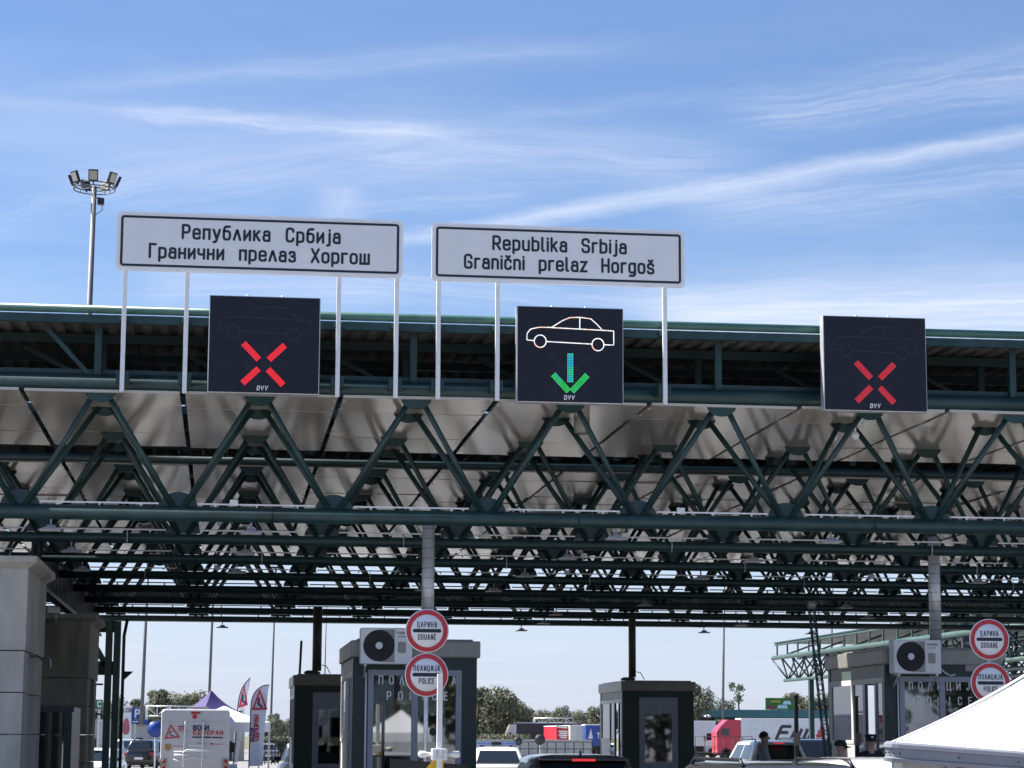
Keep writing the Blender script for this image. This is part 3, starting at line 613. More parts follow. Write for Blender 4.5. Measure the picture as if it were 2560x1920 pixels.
# small things on the truss
def bullet_camera(u, v, Y, label, rz, s=1.0):
    p = PY(u, v, Y); t = thing('security_camera', label, 'camera', p, rz)
    mb = MB(); T = Matrix.Rotation(R_(-18), 4, 'X'); mb.box(-.055*s, -.16*s, -.05*s, .055*s, .14*s, .05*s, T, .02*s); mb.box(-.065*s, -.20*s, .052*s, .065*s, .14*s, .062*s, T); obj('housing', mb, PLASTW, t)
    mb = MB(); mb.add([(x, -.163*s, z) for x, z in rrect(-.038*s, -.035*s, .038*s, .035*s, .01*s)], [tuple(range(28))], False, T); obj('lens', mb, BLACKP, t)
    mb = MB(); mb.tube([(0, .05*s, .06*s), (0, .12*s, .2*s)], .016*s, 8); obj('arm', mb, PLASTW, t)
bullet_camera(2171, 1052, 32.1, 'white bullet camera on the truss below the right cross signal', R_(28), .75)
bullet_camera(1072, 1245, 63.0, 'small camera high under the far end of the canopy', 0, .8)
p = PY(2138, 1090, 32.3); t = thing('dome_camera', 'white ball camera hanging beside the bullet camera', 'camera', p)
mb = MB(); mb.lathe([(0, -.06), (.035, -.05), (.055, -.02), (.06, .015), (.045, .05), (.02, .065), (0, .066)], 16); obj('dome', mb, PLASTW, t)
mb = MB(); mb.box(-.015, -.01, .06, .015, .01, .17); mb.bar((0, 0, .17), (.12, .1, .2), .03, .03); obj('arm', mb, PLASTW, t)
p = PY(1454, 1058, 33.0); t = thing('siren_horn', 'beige drum horn behind the brace under the arrow signal', 'siren', p, R_(20))
mb = MB(); mb.lathe([(0, -.17), (.10, -.165), (.115, -.13), (.115, .12), (.09, .165), (0, .17)], 20); obj('drum', mb, CORN, t)
mb = MB(); mb.tube([(.13, 0, -.12), (.13, 0, .2)], .008, 6); obj('rod', mb, BLACKR, t)
p = PY(2078, 1004, 33.4); t = thing('smoke_detector', 'small white sensor box under the ceiling left of the right signal', 'sensor', (p.x, 33.4, 6.19))
mb = MB(); mb.box(-.07, -.07, .0, .07, .07, .075, c=.015); obj('body', mb, PLASTW, t); mb = MB(); mb.lathe([(.0, -.03), (.04, -.03), (.045, -.001)], 12); obj('sensor_tip', mb, PLASTW, t)

# ------------------------------------------------------------------ concrete building at the left
XE = -2.83
bl = thing('concrete_building', 'grey concrete block building with two corner pillars at the left', 'building', (XE, 33, 0)); S = (XE, 33, 0)
def pillar(y0, y1):
    zc = [0, .46, 1.055, 1.65, 2.245, 2.84]
    for a, b in zip(zc, zc[1:]):
        a_ = a+.006; b_ = b-.006
        mb = MB(); mb.box(-7, y0, a_, XE, y0+.95, b_, c=.012); obj('concrete_block', mb, CONC, bl, S)
        mb = MB(); mb.box(-7, y1-.95, a_, XE-.01, y1, b_, c=.012); obj('concrete_block', mb, CONC, bl, S)
    a, b = 2.846, 4.02
    mb = MB(); mb.box(-7, y0-.015, a, XE+.015, y1+.015, b, c=.012); obj('concrete_block', mb, CONC, bl, S)
    mb = MB(); mb.box(-7, y0+.95, 0, XE-.30, y1-.95, 2.84); obj('recess_wall', mb, CONC, bl, S)
    mb = MB(); mb.add([(-7, y0-.02, 4.02), (XE+.02, y0-.02, 4.02), (XE+.02, y1+.02, 4.02), (-7, y1+.02, 4.02), (-7, y0-.13, 4.10), (XE+.14, y0-.13, 4.10), (XE+.14, y1+.13, 4.10), (-7, y1+.13, 4.10),
        (-7, y0-.13, 4.19), (XE+.14, y0-.13, 4.19), (XE+.14, y1+.13, 4.19), (-7, y1+.13, 4.19)],
        [(0, 3, 2, 1), (0, 1, 5, 4), (1, 2, 6, 5), (2, 3, 7, 6), (4, 5, 9, 8), (5, 6, 10, 9), (6, 7, 11, 10), (8, 9, 10, 11), (0, 4, 8, 11, 7, 3)]); obj('cornice', mb, CONC, bl, S)
pillar(33.0, 36.4); pillar(48.6, 52.2)
mb = MB(); mb.box(-7, 36.42, 0, XE-1.0, 48.58, 4.0); obj('wall', mb, CONC, bl, S)
mb = MB(); mb.box(-7, 36.42, 4.0, XE-.8, 48.58, 4.1); obj('roof', mb, CORN, bl, S)
# louvre screen above the building
ls = thing('louvre_screen', 'dark slatted screen under the canopy above the concrete building', 'screen', (XE-.45, 45, 4.2)); S2 = (XE-.45, 45, 4.2)
for k in range(54):
    y = 40.2+.37*k; mb = MB(); mb.box(XE-.47, y, 4.25, XE-.42, y+.10, 5.05); obj('slat', mb, GREEN_D if k % 7 else GREEN, ls, S2)
mb = MB(); mb.box(XE-.55, 40, 4.22, XE-.5, 60.5, 5.1); obj('back_sheet', mb, BLACKP, ls, S2)
for z in (4.22, 5.0): mb = MB(); mb.box(XE-.41, 40, z, XE-.37, 60.5, z+.07); obj('rail', mb, GREEN_D, ls, S2)
# glazed porch between the pillars
gp = thing('glazed_porch', 'dark green framed glass porch between the concrete pillars', 'porch', (-2.6, 37.3, 0)); S3 = (-2.6, 37.3, 0)
x0, x1 = PY(78, 1850, 37.2).x, PY(178, 1850, 37.2).x; zt = PY(120, 1767, 37.2).z
for a, b in ((x0, x0+.05), (x0+.22, x0+.27), (x1-.12, x1)): mb = MB(); mb.box(a, 37.2, 0, b, 37.28, zt-.08); obj('frame_post', mb, GREEN, gp, S3)
mb = MB(); mb.box(x0, 37.19, zt-.08, x1+.03, 37.29, zt); obj('frame_rail', mb, GREEN, gp, S3)
mb = MB(); mb.box(x0+.051, 37.205, .85, x1-.121, 37.27, .89); obj('frame_rail', mb, GREEN, gp, S3)
for a, b in ((x0+.05, x0+.22), (x0+.27, x1-.12)): mb = MB(); mb.box(a, 37.23, .05, b, 37.24, zt-.08); obj('pane', mb, GLASS, gp, S3)
mb = MB(); mb.box(x1-.06, 37.29, 0, x1, 39.4, zt); obj('side_wall', mb, GREEN_D, gp, S3)
p = PY(110, 1655, 33.7); t = thing('floodlight', 'small black floodlight on the concrete pillar', 'floodlight', p)
mb = MB(); mb.bar((-.12, 0, .10), (.0, 0, .02), .03, .03); obj('arm', mb, BLACKP, t)
mb = MB(); mb.prism([(-.03, .06), (.06, -.10), (.10, -.08), (.09, .05), (.04, .10)], -.09, .09); obj('head', mb, BLACKP, t)
p = PY(128, 1525, 36.8); t = thing('wall_camera', 'white camera at the cornice of the front concrete pillar', 'camera', p, R_(-35))
mb = MB(); mb.box(-.06, -.16, -.06, .06, .16, .06, c=.02); obj('housing', mb, CORN, t); mb = MB(); mb.tube([(0, .1, -.06), (-.05, .2, -.2)], .02, 8); obj('arm', mb, CORN, t)

# ------------------------------------------------------------------ booths
def air_conditioner(label, x, y, z):
    t = thing('air_conditioner', label, 'air conditioner', (x, y, z), 0, 'air conditioners on the police booths')
    mb = MB(); mb.box(0, 0, 0, .80, .30, .555, c=.02); obj('case', mb, PLASTW, t)
    mb = MB(); mb.disc((.285, .28), .243, 32, -.003); obj('fan_opening', mb, BLACKP, t)
    mb = MB(); mb.box(.30, -.0025, .03, .525, -.001, .53); obj('grille_shade', mb, CORN, t)
    gr = MB()
    for k in range(1, 10): r = .243*k/10; n = 28; gr.tube([(.285+r*math.cos(2*PI*i/n), -.012, .28+r*math.sin(2*PI*i/n)) for i in range(n+1)], .0028, 4, False)
    for k in range(12): a = PI*k/6; gr.tube([(.285+.05*math.cos(a), -.013, .28+.05*math.sin(a)), (.285+.243*math.cos(a), -.012, .28+.243*math.sin(a))], .003, 4, False)
    obj('fan_guard', gr, DARKIN, t, norm=False, kind='stuff')
    mb = MB()
    for k in range(3):
        a = R_(20+120*k); c, s_ = math.cos(a), math.sin(a); P2 = lambda r, w: (.285+c*r-s_*w, .28+s_*r+c*w)
        q = [P2(.05, -.03), P2(.22, -.07), P2(.23, .05), P2(.06, .035)]; mb.add([(a_, -.0055, b_) for a_, b_ in q], [(0, 1, 2, 3)])
    obj('fan_blade', mb, DARKIN, t, norm=False, kind='stuff')
    mb = MB(); mb.prism([(.285+.055*math.cos(2*PI*k/20), .28+.055*math.sin(2*PI*k/20)) for k in range(20)], -.02, -.014); obj('hub', mb, PLASTW, t)
    mb = MB(); lettering(mb, 'TOSHIBA', .545, .462, .032, .20, .2, y=-.003); obj('lettering', mb, INK, t, norm=False)
    mb = MB(); lettering(mb, 'INVERTER', .575, .412, .018, .13, .2, y=-.003); obj('lettering', mb, DARKIN, t, norm=False)
    mb = MB(); mb.prism(rrect(.575, .17, .70, .34, .02), -.004, -.002)
    obj('label_plate', mb, CORN, t)
    for xx in (.06, .70): mb = MB(); mb.box(xx, -.03, -.03, xx+.035, .36, -.003); mb.bar((xx+.017, .33, -.20), (xx+.017, 0, -.035), .025, .025); obj('bracket', mb, GALV, t)
    mb = MB(); mb.tube([(.82, .15, .1), (.93, .2, .02), (1.02, .22, -.02), (1.10, .2, .0)], .012, 6); obj('hose', mb, PLASTW, t)
    return t
W_, L_ = 1.92, 3.6
def letter_glass(t, mid):
    for txt, z, xs_, wd in (('ПОЛИЦИЈА', 2.455, [.375+.163*k for k in range(8)], .1), ('POLICE', 2.212, [.505+.176*k for k in range(6)], .1)):
        mb = MB()
        for c, xx in zip(txt, xs_):
            w = GL[c][0]*.118*.85; lettering(mb, c, xx+.05-w/2-.01, z, .118, None, .15, y=.012, xs=.85)
        obj('lettering', mb, LOGO, t, norm=False)
def booth(name, label, x, y, style, cat='booth'):
    t = thing(name, label, cat, (x, y, 0), 0, 'green control booths on the lane islands')
    B = lambda nm, a, m, c=0.0, **k: obj(nm, MB().box(*a, c=c), m, t, **k)
    zc0, zc1 = 2.86, 3.12
    B('cornice', (-.05, -.05, zc0, W_+.05, L_+.05, zc1), CORN, .025)
    B('roof_panel', (.06, .06, zc1+.001, W_-.06, L_-.06, zc1+.03), CORN)
    B('plinth', (.01, .01, .15, W_-.01, L_-.01, .3), GREEN_D)
    B('wall', (W_-.04, .0, .3, W_, L_, zc0), GREEN_D)                      # right
    B('wall', (0, L_-.04, .3, W_-.041, L_, 1.1), GREEN_D); B('wall', (0, L_-.04, 2.6, W_-.041, L_, zc0), GREEN_D)
    for a in (.0, .9, W_-.14): B('back_post', (a, L_-.041, 1.1, a+.1, L_-.001, 2.6), GREEN_D)
    B('floor', (.04, .04, .3, W_-.04, L_-.04, .34), DARKIN); B('ceiling', (.04, .04, zc0-.03, W_-.04, L_-.04, zc0-.002), FRAMEW)
    if style == 'police':
        fx0, fx1, fz = .225, 1.68, 2.667
        B('wall', (0, 0, .3, fx0, .05, zc0), GREEN_D); B('wall', (fx1, 0, .3, W_-.041, .05, zc0), GREEN_D); B('wall', (fx0, 0, fz, fx1, .05, zc0), GREEN_D)
        B('wall', (fx0, .002, .3, fx1, .05, .95), GREEN_D)
        B('joint_strip', (1.765, -.004, .3, 1.772, .001, zc0), BLACKP)
        fr = B('window_frame', (fx0, -.012, .95, fx0+.085, .055, fz), ALU); B('window_frame', (fx1-.085, -.012, .95, fx1, .055, fz), ALU)
        B('window_frame', (fx0+.086, -.012, fz-.085, fx1-.086, .055, fz), ALU); B('window_frame', (fx0+.086, -.012, .95, fx1-.086, .055, 1.02), ALU)
        B('mullion', (.905, -.012, 1.021, 1.0, .055, fz-.086), ALU)
        for a, b in ((fx0+.086, .904), (1.001, fx1-.086)): B('pane', (a, .02, 1.021, b, .03, fz-.086), GLASS)
        letter_glass(t, .95)
        mb = MB(); mb.tube([(.19, -.03, .3), (.19, -.03, 2.62)], .014, 8); obj('pipe', mb, PLASTW, t)
        B('desk', (.1, .08, 1.05, W_-.1, .75, 1.1), WOOD)
        for a, b, c, d in ((.50, 1.60, .79, 1.92), (1.05, 1.52, 1.33, 1.98)): B('monitor', (a, .06, b, c, .10, d), BLACKP)
        B('monitor', (.42, .06, 1.1, .88, .11, 1.44), DARKIN); B('monitor', (1.1, .06, 1.1, 1.5, .12, 1.42), DARKIN)
        mb = MB(); mb.lathe([(.09, 0), (.10, .01), (.06, .035), (0, .04)], 18, Matrix.Translation((1.24, .055, 1.72)) @ Matrix.Rotation(PI/2, 4, 'X')); obj('speaker', mb, DARKIN, t)
        mb = MB(); mb.tube([(.70, .12, 1.1), (.70, .12, 2.45)], .02, 6); obj('stand_pole', mb, BLACKP, t)
    else:
        fx0, fx1, fz = .44, 1.48, 2.70
        B('wall', (0, 0, .3, fx0, .05, zc0), GREEN_D); B('wall', (fx1, 0, .3, W_-.041, .05, zc0), GREEN_D); B('wall', (fx0, 0, fz, fx1, .05, zc0), GREEN_D)
        B('joint_strip', (.30, -.004, .3, .307, .001, zc0), BLACKP); B('joint_strip', (1.62, -.004, .3, 1.627, .001, zc0), BLACKP)
        B('door_frame', (fx0, -.015, .3, fx0+.07, .055, fz), ALU); B('door_frame', (fx1-.07, -.015, .3, fx1, .055, fz), ALU); B('door_frame', (fx0+.071, -.015, fz-.07, fx1-.071, .055, fz), ALU)
        d = B('door', (fx0+.072, .0, 2.28, fx1-.072, .04, fz-.072), ALU)
        for a in ((fx0+.072, .0, .3, fx1-.072, .04, .98), (fx0+.072, .0, .981, fx0+.15, .04, 2.279), (fx1-.15, .0, .981, fx1-.072, .04, 2.279)): B('door', a, ALU)
        B('pane', (fx0+.151, .015, .981, fx1-.151, .025, 2.279), GLASS)
        B('handle', (fx1-.13, -.04, 1.25, fx1-.105, -.001, 1.42), GALV)
        mb = MB(); mb.box(.74, -.002, .70, 1.18, -.0005, .9); B('desk', (.1, .5, 1.05, W_-.1, 1.2, 1.1), WOOD)
        mb = MB(); c_ = (.98, 1.95); rr_ = [(c_[0]+.10*math.cos(2*PI*k/20), c_[1]+.10*math.sin(2*PI*k/20)) for k in range(20)]; mb.prism(rr_, .30, .31); obj('sign_reflection_disc', mb, FRAMEW, t)  # disc inside the pane stands in for a round sign's reflection
        B('notice_board', (.62, .32, 1.62, 1.30, .34, 2.1), DARKIN)
        B('monitor', (.70, .55, 1.1, 1.15, .60, 1.42), DARKIN)
    # left side: header, three glazed bays and an open one, solid panels below
    B('corner_post', (-.012, .051, .3, .04, .16, zc0), GREEN_D); B('corner_post', (-.012, L_-.16, .3, .04, L_-.042, zc0), GREEN_D)
    B('header_panel', (0, .161, 2.65, .04, L_-.161, zc0), mat_hdr)
    B('window_frame', (-.014, .161, 2.56, .042, L_-.161, 2.649), FRAMEW); B('window_frame', (-.014, 1.95, 1.56, .042, L_-.161, 1.62), FRAMEW)
    B('side_panel', (0, 1.95, .3, .04, L_-.161, 1.559), FRAMEW); B('side_panel', (0, .161, .3, .04, 1.949, .98), mat_hdr)
    for a, b in ((3.37, 3.438), (1.95, 2.07), (1.21, 1.35), (.57, .645), (.161, .2)): B('mullion', (-.014, a, .981 if b < 2 else 1.621, .042, b, 2.559), FRAMEW if b > 2 else ALU)
    B('pane', (.01, 2.071, 1.621, .02, 3.369, 2.559), GLASS); B('pane', (.01, 1.351, .981, .02, 1.949, 2.559), GLASS); B('pane', (.01, .201, .981, .02, .569, 2.559), GLASS)
    return t
mat_hdr = mat('header_sheet', (0.065, 0.095, 0.09), 0.4, 0.1, 0.12, 3)
bA = booth('police_booth', 'dark green police booth behind the round customs signs in the middle', 2.015, 35.0, 'police', 'police booth')
bB = booth('police_booth', 'dark green police booth at the right behind the white tent roof', PY(2215, 1700, 36.2).x, 36.2, 'police', 'police booth')
bC = booth('control_booth', 'dark green control booth partly hidden at the left of the middle police booth', PY(737, 1750, 55.5).x, 55.5, 'door')
bD = booth('control_booth', 'dark green control booth standing alone right of the black car roof', PY(1557, 1750, 59.2).x, 59.2, 'door')
air_conditioner('white air conditioner above the window of the middle police booth', 2.015+.075, 34.62, 2.745)
air_conditioner('white air conditioner above the window of the right police booth', PY(2235, 1640, 35.82).x, 35.82, 2.70)
# kerbed islands under the booths
for x, y0, y1 in ((2.015, 30.0, 40.2), (bB.location.x, 31.5, 41.5), (bC.location.x, 52, 61), (bD.location.x, 56, 64)):
    mb = MB(); mb.box(x-.5, y0, -.02, x+W_+.5, y1, .15, c=.02); struct('kerb_island', mb, KERB)

# ventilation ducts
def spiral(label, name, u, Y, z0, z1, r, m, bend=None, ring=.16):
    x = PY(u, 1500, Y).x; t = thing(name, label, 'duct', (x, Y, z0)); mb = MB()
    mb.tube([(0, 0, 0), (0, 0, z1-z0)], r, 24); obj('pipe', mb, m, t)
    sm = MB(); k = 0; z = ring*.5
    while z < z1-z0:
        n = 18; sm.tube([((r+.001)*math.cos(2*PI*i/n), (r+.001)*math.sin(2*PI*i/n), z+(i/n-.5)*.02) for i in range(n+1)], .004, 4, False); z += ring
    obj('seam', sm, DARKDUCT if m is DUCT else m, t, norm=False, kind='stuff'); return t, x
spiral('bright steel ventilation duct rising behind the middle round signs', 'ventilation_duct', 1069.5, 36.0, 3.12, 5.02, .10, DUCT)
tR, xR = spiral('bright steel ventilation duct rising above the right air conditioner', 'ventilation_duct', 2337, 37.4, 3.25, 5.1, .10, DUCT)
mb = MB(); mb.tube([(0, 0, .0), (0, 0, -.06), (.04, -.02, -.16), (.14, -.05, -.2), (.34, -.1, -.2)], .105, 18); obj('elbow', mb, DUCT, tR)
t = thing('elbow_duct', 'fat grey elbow duct between the right air conditioner and round signs', 'duct', (xR+.55, 36.3, 2.8)); mb = MB()
cen = [(-.42, .1, .40), (-.2, .05, .42)]+[(-.05+.20*math.sin(a), 0, .22+.20*math.cos(a)) for a in [k*PI/10 for k in range(11)]]
mb.tube(cen, .14, 20); obj('pipe', mb, mat('dark_duct_steel', (.22, .23, .25), .3, .7, .15, 5), t)
mb = MB()
for a in cen[3::2]:
    pass
mb.box(-.45, -.12, -.05, -.02, .12, .16, c=.02); obj('duct_box', mb, CORN, t)
for lab, u, Y, z0, z1, r in (('dull brown duct rising from the left control booth roof', 795, 56.5, 3.25, 4.85, .115), ('dull brown duct with elbow rising from the lone control booth roof', 1580, 60.0, 3.25, 4.85, .10)):
    t, x = spiral(lab, 'roof_duct', u, Y, z0, z1, r, DARKDUCT)
    mb = MB(); mb.tube([(0, 0, 0), (-.02, 0, -.06), (-.10, 0, -.09), (-.22, 0, -.09), (-.27, 0, -.12)], r*.95, 14); obj('elbow', mb, DARKDUCT, t)
    mb = MB(); mb.tube([(r, -.05, .15), (r+.12, -.05, .12), (r+.22, -.05, -.06)], .012, 6); obj('cable', mb, BLACKR, t)
p0 = PY(752, 1690, 55.0); p1 = PY(756, 1600, 55.0); t = thing('roof_antenna', 'thin dark antenna pole on the left control booth roof', 'antenna', (p0.x, 55.9, 3.12)); mb = MB(); mb.tube([(0, 0, 0), (.03, 0, p1.z-3.1)], .03, 8); obj('pole', mb, GREEN_D, t); mb = MB(); mb.box(-.06, -.06, 0, .06, .06, .03); obj('base', mb, GREEN_D, t)

# ------------------------------------------------------------------ round signs on posts, barrier post
def round_sign(t, z, rows, r=.30):
    mb = MB(); mb.lathe([(0, 0), (r-.004, 0), (r, .004), (r, .014), (0, .015)], 40, Matrix.Translation((0, -.028, z)) @ Matrix.Rotation(PI/2, 4, 'X')); s = obj('sign_plate', mb, SIGNRIM, t)
    yf = -.028-.017
    mb = MB(); n = 48
    vs = [(a*math.cos(2*PI*k/n), yf, z+a*math.sin(2*PI*k/n)) for a in (r-.014, r-.075) for k in range(n)]; mb.add(vs, [(k, (k+1) % n, n+(k+1) % n, n+k) for k in range(n)]); obj('red_ring', mb, RED, s, norm=False)
    mb = MB(); ribbon(mb, [(-.172, z+.002), (.172, z+.002)], .05, yf-.0012); obj('black_bar', mb, INK, s, norm=False)
    for txt, w, dz in rows: mb = MB(); lettering(mb, txt, -w/2, z+dz, .072, w, .14, y=yf-.001, xs=.60); obj('lettering', mb, INK, s, norm=False)
def sign_post(label, u, v1, v2, Y, tilt=0):
    p1, p2 = PY(u, v1, Y), PY(u+.5, v2, Y); t = thing('customs_sign_post', label, 'road sign', (p1.x, Y, .15), 0, 'customs and police stop signs')
    mb = MB(); mb.tube([(0, 0, 0), (0, 0, p1.z+.25-.15)], .03, 12); obj('post', mb, GALV, t)
    round_sign(t, p1.z-.15, (('ЦАРИНА', .275, .05), ('DOUANE', .255, -.12)))
    round_sign(t, p2.z-.15, (('ПОЛИЦИЈА', .365, .055), ('POLICE', .215, -.12)))
sign_post('round ЦАРИНА and ПОЛИЦИЈА signs before the middle police booth', 1067, 1577.5, 1687.5, 30.9)
sign_post('round ЦАРИНА and ПОЛИЦИЈА signs rising behind the white tent roof', 2471, 1599, 1708, 31.7)
p = PY(1100, 1685, 29.2); t = thing('barrier_post', 'white square post with a clamp before the middle booth', 'post', (p.x, 29.2, 0)); dzz = p.z
mb = MB(); mb.box(-.034, -.034, 0, .034, .034, dzz, c=.006); obj('post', mb, WHITEP, t)
zc = PY(1100, 1886, 29.2).z
mb = MB(); mb.box(-.10, -.075, zc-.075, .10, .075, zc+.075, c=.015); obj('clamp', mb, WHITEP, t); mb = MB(); mb.box(-.055, -.09, zc-.06, -.025, -.077, zc+.06); mb.box(.025, -.09, zc-.06, .055, -.077, zc+.06); obj('clamp_strap', mb, GALV, t)
for s_ in (-1, 1): mb = MB(); mb.tube([(s_*.10, 0, zc), (s_*.16, 0, zc), (s_*.20, 0, zc), (s_*.255, 0, zc), (s_*.272, 0, zc)], [.03, .03, .045, .045, .02], 14); obj('arm', mb, WHITEP, t)
p = PY(1090, 1893, 29.6); t = thing('hazard_board', 'yellow and black hazard board behind the white post', 'board', (p.x, 29.6, 0)); z1 = p.z
YEL = mat('yellow_paint', (.62, .38, .02), .45, 0, .08)
mb = MB(); mb.prism([(-.28, z1-.32), (.10, z1-.32), (.10, z1), (.0, z1)], -.02, .0); obj('panel', mb, YEL, t)
mb = MB(); mb.prism([(-.60, z1-.36), (.42, z1-.36), (.42, z1-.10), (-.60, z1-.02)], .004, .03); obj('backing', mb, BLACKP, t)
mb = MB(); mb.box(.012, -.026, z1-.32, .028, -.021, z1-.03); obj('stripe', mb, BLACKP, t)
mb = MB(); mb.box(-.03, .032, 0, .03, .09, z1-.1); obj('post', mb, GALV, t)

# ------------------------------------------------------------------ vehicles
PAINT = {n: mat('car_paint_'+n, c, .18, 0.0, .04, 2, coat=.8) for n, c in dict(white=(.72, .73, .74), black=(.008, .008, .010), dark_grey=(.035, .037, .040), silver=(.42, .43, .44), navy=(.012, .018, .03), grey=(.22, .23, .24)).items()}
TYRE = BLACKR; RIM = mat('alloy_rim', (.45, .46, .48), .3, .8, .08, 10)
TAIL = mat('tail_lamp', (.30, .01, .012), .2, 0, 0, coat=.6); HEAD = mat('head_lamp', (.6, .62, .65), .1, .3, 0); BRAKE = mat('brake_lamp_lit', (.3, .01, .01), .3, 0, 0, emit=(1, .04, .05), estr=.28)
def plan_ring(y0, y1, hw, z, r=.22, n=5, zr=None):
    pts = []
    for cx, cy, a in ((hw-r, y0+r, -90), (hw-r, y1-r, 0), (-hw+r, y1-r, 90), (-hw+r, y0+r, 180)):
        for k in range(n+1):
            x, y = cx+r*math.cos(R_(a+90*k/n)), cy+r*math.sin(R_(a+90*k/n)); pts.append((x, y, z))
    return pts
def wheel_parts(t, x, y, r, w, dirx):
    mb = MB(); T = Matrix.Translation((x, y, r)) @ Matrix.Rotation(PI/2, 4, 'Y')
    mb.lathe([(r*.62, -w/2), (r*.92, -w/2), (r, -w/2+.03), (r, w/2-.03), (r*.92, w/2), (r*.62, w/2)], 20, T); wh = obj('wheel', mb, TYRE, t)
    mb = MB(); mb.lathe([(0, -w*.3), (r*.2, -w*.36), (r*.62, -w*.44), (r*.64, 0), (r*.62, w*.44), (r*.2, w*.36), (0, w*.3)], 20, T); obj('rim', mb, RIM, wh)
def car(label, x, y, z, rotz, paint, kind='hatch', L=4.3, W=1.78, H=1.46, rails=False, brake=False, group=None, fin=False):
    t = thing('car', label, 'car', (x, y, z), rotz, group); pm = PAINT[paint]; belt = H*.64
    mb = MB(); mb.loft([plan_ring(-L/2+.12, L/2-.14, W/2-.10, .20), plan_ring(-L/2+.02, L/2-.03, W/2-.02, .32), plan_ring(-L/2, L/2, W/2, .52), plan_ring(-L/2+.01, L/2-.04, W/2-.005, belt*.78),
        plan_ring(-L/2+.03, L/2-.14, W/2-.03, belt*.92), plan_ring(-L/2+.08, L/2-.30, W/2-.10, belt)]); obj('body', mb, pm, t)
    yr0, yr1 = {'hatch': (.10, .50), 'sedan': (.62, 1.22), 'suv': (.06, .34)}[kind]; yf0, yf1 = (1.05, 1.78) if kind != 'suv' else (1.05, 1.65)
    b = dict(y0=-L/2+yr0, y1=L/2-yf0, hw=W/2-.085, z=belt-.02); tp = dict(y0=-L/2+yr1, y1=L/2-yf1, hw=W/2-.26, z=H-.075)
    A = lambda t_: plan_ring(b['y0']+(tp['y0']-b['y0'])*t_, b['y1']+(tp['y1']-b['y1'])*t_, b['hw']+(tp['hw']-b['hw'])*t_, b['z']+(tp['z']-b['z'])*t_, .16)
    def crown(sh, dz): return plan_ring(tp['y0']+sh, tp['y1']-sh, tp['hw']-sh*.75, tp['z']+dz, .16 if sh < .1 else .12)
    mb = MB(); mb.loft([A(0), A(.5), A(1), crown(.04, .028), crown(.12, .05), crown(.28, .067), crown(.46, .075)]); obj('roof', mb, pm, t)
    def pane(nm, f, a0, a1, t0, t1):
        mb = MB(); n = 4; vs = []
        for i in range(n+1):
            tt = t0+(t1-t0)*i/n; y0 = b['y0']+(tp['y0']-b['y0'])*tt; y1 = b['y1']+(tp['y1']-b['y1'])*tt; hw = b['hw']+(tp['hw']-b['hw'])*tt; zz = b['z']+(tp['z']-b['z'])*tt
            if f == 'rear': vs += [(-hw*a, y0-.006, zz) for a in (a0, a1)]
            elif f == 'front': vs += [(-hw*a, y1+.006, zz) for a in (a0, a1)]
            else: vs += [((hw+.006)*f, y0+(y1-y0)*a, zz) for a in (a0, a1)]
        mb.add(vs, [(2*i, 2*i+1, 2*i+3, 2*i+2) for i in range(n)], True); obj(nm, mb, CARGLASS, t, norm=False)
    pane('rear_window', 'rear', -.82, .82, .12, .90); pane('windshield', 'front', -.84, .84, .06, .94)
    for s_ in (-1, 1): pane('side_window', s_, .10, .46, .10, .90); pane('side_window', s_, .50, .86, .10, .90)
    r = .33 if kind == 'suv' else .305
    for sx in (-1, 1):
        for yy in (-L/2+.78, L/2-.86): wheel_parts(t, sx*(W/2-.10), yy, r, .21, sx)
        mb = MB(); mb.box(sx*(W/2-.26), -L/2-.012, belt*.70, sx*(W/2-.03), -L/2+.12, belt*.88, c=.03); obj('tail_light', mb, TAIL, t)
        mb = MB(); mb.box(sx*(W/2-.42), L/2-.16, belt*.64, sx*(W/2-.06), L/2-.01, belt*.78, c=.03); obj('headlight', mb, HEAD, t)
        mb = MB(); mb.box(sx*(W/2-.04), L/2-yf0-.30, belt+.01, sx*(W/2+.16), L/2-yf0-.18, belt+.14, c=.03); obj('mirror', mb, BLACKP if paint != 'white' else BLACKP, t)
        if rails: mb = MB(); xx = sx*(tp['hw']-.06); mb.tube([(xx, tp['y0']+.1, tp['z']+.03), (xx, tp['y0']+.22, tp['z']+.10), (xx, tp['y1']-.3, tp['z']+.10), (xx, tp['y1']-.15, tp['z']+.03)], .02, 8); obj('roof_rail', mb, BLACKP, t)
    mb = MB(); mb.box(-.26, -L/2-.012, belt*.50, .26, -L/2-.002, belt*.62); obj('number_plate', mb, SIGNRIM, t)
    mb = MB(); mb.box(-W/2+.12, -L/2-.03, .24, W/2-.12, -L/2+.1, .44, c=.04); obj('bumper', mb, BLACKP, t)
    if brake:
        mb = MB(); mb.box(-.60, tp['y0']-.16, tp['z']-.005, .60, tp['y0']+.10, tp['z']+.025, c=.012); obj('spoiler', mb, pm, t)
        mb = MB(); mb.box(-.155, tp['y0']-.172, tp['z']-.014, .155, tp['y0']-.150, tp['z']+.018); obj('brake_light', mb, BRAKE, t)
    if fin: mb = MB(); mb.prism([(-.09, 0), (.09, 0), (-.06, .07)], -.012, .012, Matrix.Translation((0, tp['y0']+.25, tp['z']+.055)) @ Matrix.Rotation(PI/2, 4, 'Z')); obj('antenna_fin', mb, pm, t)
    return t
cx = lambda u, Y: PY(u, 1880, Y).x
def zroof(v, u, Y): return PY(u, v, Y).z
